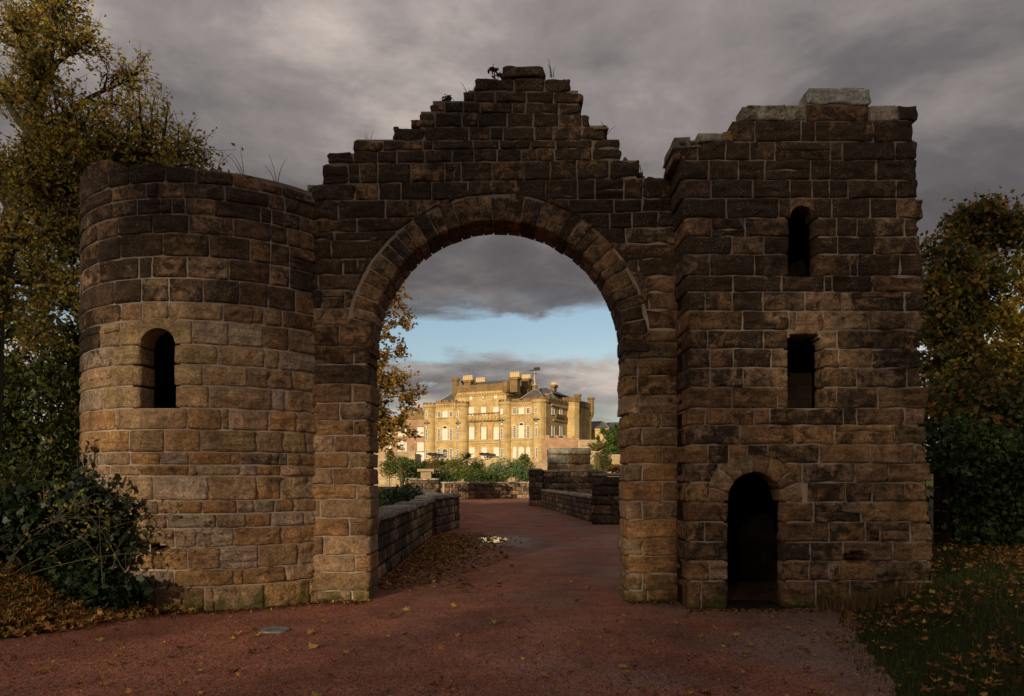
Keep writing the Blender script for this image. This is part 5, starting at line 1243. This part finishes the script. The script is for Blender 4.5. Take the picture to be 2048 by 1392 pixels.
# ---- pink wing on the left
vP = 12.0; wing = empty('castle_wing', 'pinkish stone wing with mullioned windows left of the golden castle', 'building', (CPX, CPY, 0), rz=-CA)
up0, up1 = U(730, vP), U(k1x(345), vP); zw = Zc(k1y(505), U(810, vP), vP)
cbox('wall', up0, up1, vP, vP+9, BZ-1, zw, M_PINK, wing); cbox('parapet', up0, up1, vP-.2, vP+.5, zw+.005, zw+1.0, M_WEATH, wing)
for zy in (615, 548): zz = Zc(k1y(zy), U(820, vP), vP); MB().box(up0, up1, vP-.2, vP+.02, zz-.15, zz+.15).build('string_course', M_PINK, wing)
def wwin(x0, x1, y0, y1, ar=False, n=1):
    u0, u1 = U(k1x(x0), vP), U(k1x(x1), vP); um = (u0+u1)/2
    window(um, Zc(k1y(y1), um, vP), u1-u0, Zc(k1y(y0), um, vP)-Zc(k1y(y1), um, vP), vP, 'blind', ar, wing, (n, 2))
for x0, x1 in ((301, 314), (315, 328), (329, 341)): wwin(x0, x1, 552, 604); wwin(x0, x1, 648, 700)
for x0, x1, y0 in ((178, 190, 648), (194, 214, 638), (218, 233, 648)): wwin(x0, x1, y0, 702, x0 == 194)
for x0, x1 in ((181, 196), (200, 214), (217, 231)): wwin(x0, x1, 560, 606)
wwin(96, 112, 648, 702); wwin(120, 136, 648, 702); wwin(96, 112, 555, 604); wwin(120, 136, 555, 604)
for (x0, x1, yt_, n_) in ((200, 228, 438, 2), (236, 268, 436, 3), (288, 322, 428, 3), (324, 342, 445, 2)):
    for i in range(n_):
        xx = x0+(x1-x0)*(i+.5)/n_; u_ = U(k1x(xx), vP+3); zt = Zc(k1y(yt_), u_, vP+3); ch = MB().cyl(u_, vP+3, zw+.2, zt-.5, .55, n=8).cyl(u_, vP+3, zt-.495, zt, .75, n=8).build('chimney', M_WEATH, wing)
    u0, u1 = U(k1x(x0), vP+3), U(k1x(x1), vP+3); MB().box(u0, u1, vP+2.2, vP+3.8, zw-.2, zw+1.9).build('chimney_base', M_WEATH, wing)
    if x0 == 288: MB().cyl((u0+u1)/2, vP+3, zt+.005, zt+1.5, .3, n=8).build('chimney_pot', M_POT, wing)
# ---- low slate roofed range on the right
vR = 30.0; rng_b = empty('slate_roofed_range', 'low cream range with dark slate hipped roof right of the castle', 'building', (CPX, CPY, 0), rz=-CA)
u0, u1 = U(k1x(1285), vR), U(k1x(1505), vR); ze = Zc(k1y(565), u0, vR); zrid = Zc(k1y(514), u0, vR)
cbox('wall', u0, u1, vR, vR+9, BZ-1, ze, M_GOLD, rng_b); MB().box(u0-.3, u1+.3, vR-.35, vR+.05, ze-.5, ze-.05).build('cornice', M_GOLD, rng_b)
m = MB(); m.add([(u0-.4, vR-.4, ze), (u1+.4, vR-.4, ze), (u1+.4, vR+9.4, ze), (u0-.4, vR+9.4, ze), (u0+2, vR+4.5, zrid), (u1-3, vR+4.5, zrid)], [(0, 1, 5, 4), (1, 2, 5), (2, 3, 4, 5), (3, 0, 4), (0, 3, 2, 1)]); ro_ = m.build('roof', M_SLATE, rng_b)
MB().tube([(u0+2, vR+4.5, zrid+.05), (u1-3, vR+4.5, zrid+.05), (u1+.4, vR-.4, ze+.05)], [.1]*3, 5).build('ridge', M_LEAD, ro_)
rg2 = empty('slate_roofed_range', 'smaller slate gable behind the cream range beside the right arch pier', 'building', (CPX, CPY, 0), rz=-CA); vR2 = 42
u0, u1 = U(k1x(1470), vR2), U(k1x(1640), vR2); ze = Zc(k1y(552), u0, vR2); zrid = Zc(k1y(516), u0, vR2); cbox('wall', u0, u1, vR2, vR2+8, BZ-1, ze, M_TERR, rg2)
m = MB(); m.add([(u0, vR2-.4, ze), (u1, vR2-.4, ze), (u1, vR2+8.4, ze), (u0, vR2+8.4, ze), (u0, vR2+4, zrid), (u1-5, vR2+4, zrid)], [(0, 1, 5, 4), (1, 2, 5), (2, 3, 4, 5), (3, 0, 4), (0, 3, 2, 1)]); m.build('roof', M_SLATE, rg2)
# ---- terrace walls in front of the castle
def terrace(name, label, px0, px1, Y, ytop, z0, mat, crn=True, th=1.2, cap=True):
    a, b = px2(px0, ytop, Y), px2(px1, ytop, Y); root = empty(name, label, 'wall', (a.x, Y, z0)); L = b.x-a.x; H = a.z-z0
    MB().box(0, L, 0, th, 0, H).build('wall', mat, root)
    if crn:
        n = int(L/1.7)
        for i in range(n):
            s = L*(i+.5)/n; MB().box(s-.5, s+.5, .05, .7, H+.003, H+.003+rng.uniform(.35, .6)).build('merlon', mat, root)
    elif cap: MB().box(-.1, L+.1, -.12, th+.1, H+.003, H+.25).build('coping', mat, root)
    return root
terrace('terrace_wall', 'long pale terrace wall with battlements at the foot of the castle', 700, 1110, 150, 924, -.2, M_TERR)
terrace('terrace_wall', 'rough pale retaining wall below the pink wing at the left arch pier', 700, 830, 147, 906, -.2, M_TERR, False)
terrace('terrace_wall', 'pink battlemented wall right of the castle corner', 1085, 1158, 160, 876, 2, M_PINK, True)
terrace('terrace_wall', 'cream garden wall beneath the slate roofed range', 1156, 1196, 158, 882, 2, M_TERR, False)
terrace('terrace_wall', 'low sunlit garden wall between the palm and the right arch pier', 1190, 1300, 118, 912, -.2, M_TERR, False)
sh = empty('shed_door', 'small white door set in the pale terrace wall', 'door', px2(838.5, 926, 149.5)); MB().box(-1.0, 1.0, 0, .25, -.6, 2.1).build('door_frame', M_WHITE, sh); MB().box(-.7, .7, -.05, -.003, -.5, 1.8).build('door_leaf', M_BLIND, sh)
pl_ = px2(853, 940, 88); gp = empty('gate_pillar', 'grey capped stone gate pillar standing among the garden shrubs', 'pillar', (pl_.x, pl_.y, 0)); tz_ = px2(853, 938, 88).z
MB().box(-.6, .6, -.6, .6, 0, tz_-.3).build('shaft', M_TERR, gp); MB().box(-.95, .95, -.95, .95, tz_-.295, tz_).build('cap', M_TERR, gp)
def cannon(label, px, py):
    c = px2(px, py, 151.6); root = empty('cannon', label, 'cannon', (c.x, c.y, c.z), 'cannons on the terrace')
    MB().tube([(-1.7, 0, 1.25), (-1.2, 0, 1.2), (0, 0, 1.1), (1.7, 0, 1.0)], [.12, .32, .27, .2], 10).build('barrel', M_IRON, root)
    MB().box(-.4, 2.3, -.22, .22, .45, .75).build('carriage', M_IRON, root)
    for y_ in (-.6, .6):
        m = MB(); q = [(.75*math.cos(2*math.pi*i/14), .75*math.sin(2*math.pi*i/14)) for i in range(14)]
        m.add([(a, y_-.07, .75+b) for a, b in q]+[(a, y_+.07, .75+b) for a, b in q]+[(a*.8, y_-.07, .75+b*.8) for a, b in q]+[(a*.8, y_+.07, .75+b*.8) for a, b in q],
              [(i, (i+1) % 14, 14+(i+1) % 14, 14+i) for i in range(14)]+[(i, 28+i, 28+(i+1) % 14, (i+1) % 14) for i in range(14)]+[(28+i, 42+i, 42+(i+1) % 14, 28+(i+1) % 14) for i in range(14)])
        for k in range(4): a = math.pi*k/4; m.box(-.04, .04, y_-.03, y_+.03, .1, 1.4) if k == 0 else m.tube([(-.68*math.cos(a), y_, .75-.68*math.sin(a)), (.68*math.cos(a), y_, .75+.68*math.sin(a))], [.04, .04], 4)
        m.build('wheel', M_IRON, root)
cannon('dark cannon on the terrace wall left of the palms', 871, 920); cannon('dark cannon on the terrace wall before the castle door', 975, 920)

# ------------------------------------------------------------------ small things
# puddle and damp edge
c = px2(985, 1080, 1.77*1500/125); m = MB(); q = []
for i in range(40):
    a = 2*math.pi*i/40; r = 1+.22*noise.noise(Vector((math.cos(a)*1.6, math.sin(a)*1.6, 3))); q.append((r*.45*math.cos(a), r*.95*math.sin(a), 0))
t_ = NT('puddle_water'); M_WATER = t_.pbsdf((.02, .016, .013), .015, None, .5, IOR=1.33)
m.add(q, [tuple(range(40))]); pu = m.build('puddle', M_WATER); pu.location = (c.x, c.y, .0165); tag(pu, 'shallow puddle reflecting the pale castle on the red drive', 'puddle')
c = px2(550, 1262, 1.77*1500/307); ms = mat_simple('slate_cover', (.19, .19, .18), .6, .2, 12, .3); lid = empty('drain_cover', 'small flat grey drain cover set in the red gravel', 'drain cover', (c.x, c.y, .008))
MB().cyl(0, 0, -.03, .012, .165, .16, 22).build('lid', ms, lid); MB().box(-.05, .05, -.012, .012, .0125, .016).build('handle_slot', M_IRON, lid)
# weeds growing on the masonry tops
def weed(name, label, base, stems, h, lf, cols, shape='oval', sp=.25):
    base = Vector(base); root = empty(name, label, 'weed', base, 'weeds growing on the ruin'); w = MB(); pts = []
    for k in range(stems):
        e = Vector((rng.gauss(0, sp)*h, rng.gauss(0, sp)*h, h*rng.uniform(.7, 1.1))); P = bez(Vector((rng.gauss(0, .02), 0, -.03)), Vector((e.x*.2, e.y*.2, e.z*.6)), e, 5); w.tube(P, [.007, .006, .005, .004, .003, .002], 3)
        for j in range(lf): i = rng.randint(2, 5); pts.append(tuple(P[i]+Vector((rng.gauss(0, .03), rng.gauss(0, .03), rng.gauss(0, .03)))))
    w.build('stem', M_TWIG, root)
    if pts: pts = np.array(pts); link('foliage', leaf_mesh('foliage', pts, .06*(.6+.8*nrg.random(len(pts))), palette(len(pts), cols), shape), M_LEAF, root)
def wp(x, y, d=.25): return (wx(x), WY+d, wz(y))
weed('weed', 'dark seeding weed standing left of the topmost arch stone', wp(990, 154), 5, .26, 7, ((.04, .02, .02), (.06, .03, .02)), sp=.35)
weed('weed', 'green leafy sprig on the left stepped edge of the gable', wp(891, 203), 7, .15, 14, (G1, (.07, .1, .03)), sp=.35)
for (x, y, lab) in ((936, 184, 'thin dry grass tuft below the seeding weed'), (1105, 132, 'thin grass stems right of the topmost arch stone'), (1215, 262, 'long grass stems on the right broken edge of the gable'), (733, 283, 'tiny grass tuft on the left step of the gable'), (1290, 350, 'grass wisps where the gable meets the square tower')):
    weed('grass_tuft', lab, wp(x, y), 5, .22, 0, (Y2,), sp=.4)
for (px_, lab) in ((490, 'bare forked twig on the rim of the round tower'), (430, 'leaning bare twig left on the round tower rim'), (565, 'small bare twig near the right end of the tower rim')):
    th, yy = tower_ray(px_); b = tower_surf(th*TR, tz(333), -.2); weed('bare_twig', lab, b, 3, .34, 0, (Y2,), sp=.45)

# ---- loose litter: fallen leaves, grass, gravel
FALL = ((.30, .13, .035), (.36, .20, .05), (.20, .085, .03), (.13, .06, .028), (.42, .29, .06))
def scatter(n, fx, keep):
    out = []
    while len(out) < n:
        x, y = fx()
        if keep(x, y): out.append((x, y, max(0, hgt(x, y))+.022+.02*rng.random()))
    return np.array(out)
inbank = lambda x, y: (interp(XL, y)-x) > -.15+.5*abs(rng.gauss(0, .35))*(1 if rng.random() < .5 else -1)
P1 = scatter(9000, lambda: (rng.uniform(-7.8, -3.6), rng.uniform(7.3, 10.2)), lambda x, y: (interp(XL, y)-x) > rng.gauss(-.05, .22) and (x-TX)**2+(y-TY)**2 > (TR+.03)**2)
P1[:, 2] += .05*nrg.random(len(P1))
o = link('fallen_leaves', leaf_mesh('fallen_leaves', P1, .085*(.35+1.1*nrg.random(len(P1))**1.6), palette(len(P1), FALL, (3, 2.4, 2.5, 2.5, .8), .35), 'maple', .6, 2.2), M_DEAD); tag(o, 'thick drift of orange brown fallen leaves on the bank left of the drive', 'leaf litter', kind='stuff')
P2 = scatter(3400, lambda: (rng.uniform(2.8, 9), rng.uniform(5.2, 12.5)), lambda x, y: x-interp(XR, y) > rng.gauss(0, .35) and noise.noise(Vector((x*.8, y*.8, 1))) > rng.uniform(-.7, .45))
P2[:, 2] += .04
o = link('fallen_leaves', leaf_mesh('fallen_leaves', P2, .072*(.35+1.1*nrg.random(len(P2))**1.6), palette(len(P2), FALL, (2.4, 2.2, 2.5, 2.5, .6), .35), 'maple', .55, 2.2), M_DEAD); tag(o, 'scattered amber fallen leaves lying in the right hand grass', 'leaf litter', kind='stuff')
P3 = scatter(5200, lambda: (-2.25+abs(rng.gauss(0, .75)), rng.uniform(11.8, 23.5)), lambda x, y: rng.random() < .25+.75*sstep(13, 19, y)*(1-.6*sstep(21, 24, y)))
P3[:, 2] -= .012
o = link('fallen_leaves', leaf_mesh('fallen_leaves', P3, .10*(.5+.8*nrg.random(len(P3))), palette(len(P3), FALL, (2.4, 2.4, 2.2, 2, 1), .3), 'oval', .35), M_DEAD); tag(o, 'ochre drift of fallen leaves along the foot of the near left parapet', 'leaf litter', kind='stuff')
P4 = scatter(620, lambda: (rng.uniform(-5, 4.5), 5+abs(rng.gauss(0, 3.5))), lambda x, y: y < 16 and interp(XL, y) < x < interp(XR, y))
P4[:, 2] -= .008
o = link('fallen_leaves', leaf_mesh('fallen_leaves', P4, .075*(.35+1.1*nrg.random(len(P4))**1.6), palette(len(P4), FALL, (2.4, 2.4, 2.2, 1.6, 1.6), .3), 'maple', .4, 2.0), M_DEAD); tag(o, 'single dry leaves strewn over the red gravel', 'leaf litter', kind='stuff')
def feet():
    r = rng.random()
    if r < .45: a = R(rng.uniform(-40, 60)); d = TR+.05+abs(rng.gauss(0, .12)); return TX+d*math.sin(a), TY-d*math.cos(a)
    if r < .6: return rng.uniform(-2.8, -2.0), WY-.05-abs(rng.gauss(0, .15))
    if r < .75: return rng.uniform(1.6, 2.3), WY-.05-abs(rng.gauss(0, .12))
    return rng.uniform(2.3, 5.0), BY-.05-abs(rng.gauss(0, .13))
P5 = scatter(1500, feet, lambda x, y: True); P5[:, 2] -= .012
o = link('wall_foot_debris', leaf_mesh('wall_foot_debris', P5, .045*(.4+nrg.random(len(P5))), palette(len(P5), FALL+((.05, .035, .02), (.06, .07, .02)), (1.4, 1, 2, 2.5, .6, 3, 2), .3), 'oval', .5, 1.6), M_DEAD); tag(o, 'small dark leaves and dirt gathered along the foot of the ruin', 'leaf litter', kind='stuff')
PG = scatter(42000, lambda: (rng.uniform(2.9, 9.5), rng.uniform(5.2, 12.6)), lambda x, y: x-interp(XR, y)-.30*noise.noise(Vector((9, y*1.3, 0)))-.14*noise.noise(Vector((9, y*5, 0))) > rng.gauss(-.05, .13) and not (bx(1368) < x < 5.6 and y > BY-.02))
PG[:, 2] -= .03
def upright(n): return None
def grass(name, P, h, cols, label):
    n = len(P); yaw = nrg.random(n)*6.28; ln = (nrg.random(n)*.9-.2); hh = h*(.5+nrg.random(n)); v = np.zeros((n, 3, 3)); wd = .006+.004*nrg.random(n)
    v[:, 0] = P+np.stack([np.cos(yaw)*wd, np.sin(yaw)*wd, 0*yaw], 1); v[:, 1] = P-np.stack([np.cos(yaw)*wd, np.sin(yaw)*wd, 0*yaw], 1)
    v[:, 2] = P+np.stack([-np.sin(yaw)*ln*hh, np.cos(yaw)*ln*hh, hh], 1)
    me = bpy.data.meshes.new(name); me.vertices.add(n*3); me.vertices.foreach_set('co', v.reshape(-1)); me.loops.add(n*3); me.loops.foreach_set('vertex_index', np.arange(n*3, dtype=np.int32))
    me.polygons.add(n); me.polygons.foreach_set('loop_start', np.arange(0, n*3, 3, dtype=np.int32)); me.polygons.foreach_set('loop_total', np.full(n, 3, np.int32)); me.update(calc_edges=True)
    at = me.attributes.new('Col', 'FLOAT_COLOR', 'POINT'); c4 = np.ones((n, 3, 4)); c4[:, :, :3] = palette(n, cols)[:, None, :]; at.data.foreach_set('color', c4.reshape(-1)); o = link(name, me, M_LEAF); tag(o, label, 'grass', kind='stuff'); return o
grass('grass', PG, .045, ((.05, .075, .018), (.075, .10, .022), (.12, .12, .04)), 'short dark grass on the bank right of the drive')
PD = scatter(1800, lambda: (rng.gauss(4.75, .22), rng.gauss(9.82, .14)), lambda x, y: y < BY-.04); grass('dry_grass', PD, .16, ((.20, .13, .06), (.26, .18, .08)), 'patch of bleached dry grass at the foot of the square tower')
PB = scatter(5000, lambda: (rng.uniform(-8, -3.4), rng.uniform(7.8, 9.9)), lambda x, y: (interp(XL, y)-x) > rng.gauss(.2, .3) and (x-TX)**2+(y-TY)**2 > (TR+.03)**2); grass('grass', PB, .09, ((.035, .06, .014), (.06, .085, .02)), 'sparse green grass poking through the left leaf drift')
# moss cushions and loose gravel
n = 26000; gx_ = nrg.uniform(-5.6, 4.6, n); gy_ = 4.6+np.abs(nrg.normal(size=n))*3.4; k_ = np.array([interp(XL, b) < a < interp(XR, b) and b < 14 for a, b in zip(gx_, gy_)]); gx_, gy_ = gx_[k_], gy_[k_]; n = len(gx_)
sz = .006+.012*nrg.random(n)**3; tv = np.array([(1, 0, 0), (-.5, .85, 0), (-.5, -.85, 0), (.1, 0, .8)]); v = tv[None]*sz[:, None, None]*(.6+.8*nrg.random((n, 4, 3))); yaw = nrg.random(n)*6.28
vx = v[:, :, 0]*np.cos(yaw)[:, None]-v[:, :, 1]*np.sin(yaw)[:, None]; vy = v[:, :, 0]*np.sin(yaw)[:, None]+v[:, :, 1]*np.cos(yaw)[:, None]; v[:, :, 0] = vx+gx_[:, None]; v[:, :, 1] = vy+gy_[:, None]; v[:, :, 2] += .008
me = bpy.data.meshes.new('gravel'); me.vertices.add(n*4); me.vertices.foreach_set('co', v.reshape(-1)); lo_ = (np.array([0, 1, 3, 1, 2, 3, 2, 0, 3])[None]+4*np.arange(n)[:, None]).reshape(-1)
me.loops.add(n*9); me.loops.foreach_set('vertex_index', lo_.astype(np.int32)); me.polygons.add(n*3); me.polygons.foreach_set('loop_start', np.arange(0, n*9, 3, dtype=np.int32)); me.polygons.foreach_set('loop_total', np.full(n*3, 3, np.int32)); me.update(calc_edges=True)
at = me.attributes.new('Col', 'FLOAT_COLOR', 'POINT'); c4 = np.ones((n, 4, 4)); c4[:, :, :3] = palette(n, ((.17, .066, .045), (.22, .10, .07), (.16, .13, .12), (.28, .24, .21)), (4, 3, 2.5, .5), .35)[:, None, :]; at.data.foreach_set('color', c4.reshape(-1))
tag(link('gravel', me, M_DEAD), 'loose red and grey stone chippings on the drive', 'gravel', kind='stuff')

WTOP = 57.0
# ------------------------------------------------------------------ unseen wood added behind the viewer, letting filtered low sun onto the gateway
NW = 130000; wxy = np.stack([nrg.uniform(-150, 25, NW), nrg.uniform(-158, -146, NW)], 1)
ct = np.array([WTOP-5.0*(1-sstep(-76, -69, a))+5.0*noise.noise(Vector((a*.11, b*.11, 0)))+2.0*noise.noise(Vector((a*.4, b*.4, 5))) for a, b in wxy])
wz_ = hgt(0, -152)-1+(ct-hgt(0, -152)+1)*nrg.random(NW)
wp_ = np.column_stack([wxy, wz_])
den = np.array([.76+.45*math.exp(-((a+54.7)/1.7)**2)*(1-sstep(45, 47, c_))-.58*(1-sstep(-74, -67, a))-.25*sstep(-52, -49, a)+.45*noise.noise(Vector((a*.13, b*.1, c_*.13)))-.50*(1-sstep(44.5, 50.5, c_))*(1-.45*sstep(-61, -55, a)) for a, b, c_ in wp_]); wp_ = wp_[den > nrg.random(NW)]  # leaf density shaped by region to set how much sun each part gets
shade_wood_me = leaf_mesh('woodland', wp_, .8, palette(len(wp_), (G1, DG, G2, B1, Y2)), 'rhomb')
wd_ = tag(link('woodland', shade_wood_me, M_LEAF), 'unseen mass of trees added behind the viewer to filter the sun', 'woodland', kind='stuff')
trk = MB()
for i in range(60):
    x, y = rng.uniform(-148, 23), rng.uniform(-157, -147); z_ = hgt(x, y); trk.tube([(x, y, z_-.5), (x+.3, y, z_+6), (x, y+.3, z_+12)], [.4, .3, .1], 6)
trk.build('shade_wood_trunks', M_BARK, wd_)
print('stones', stone_count, 'wood leaves', len(wp_))
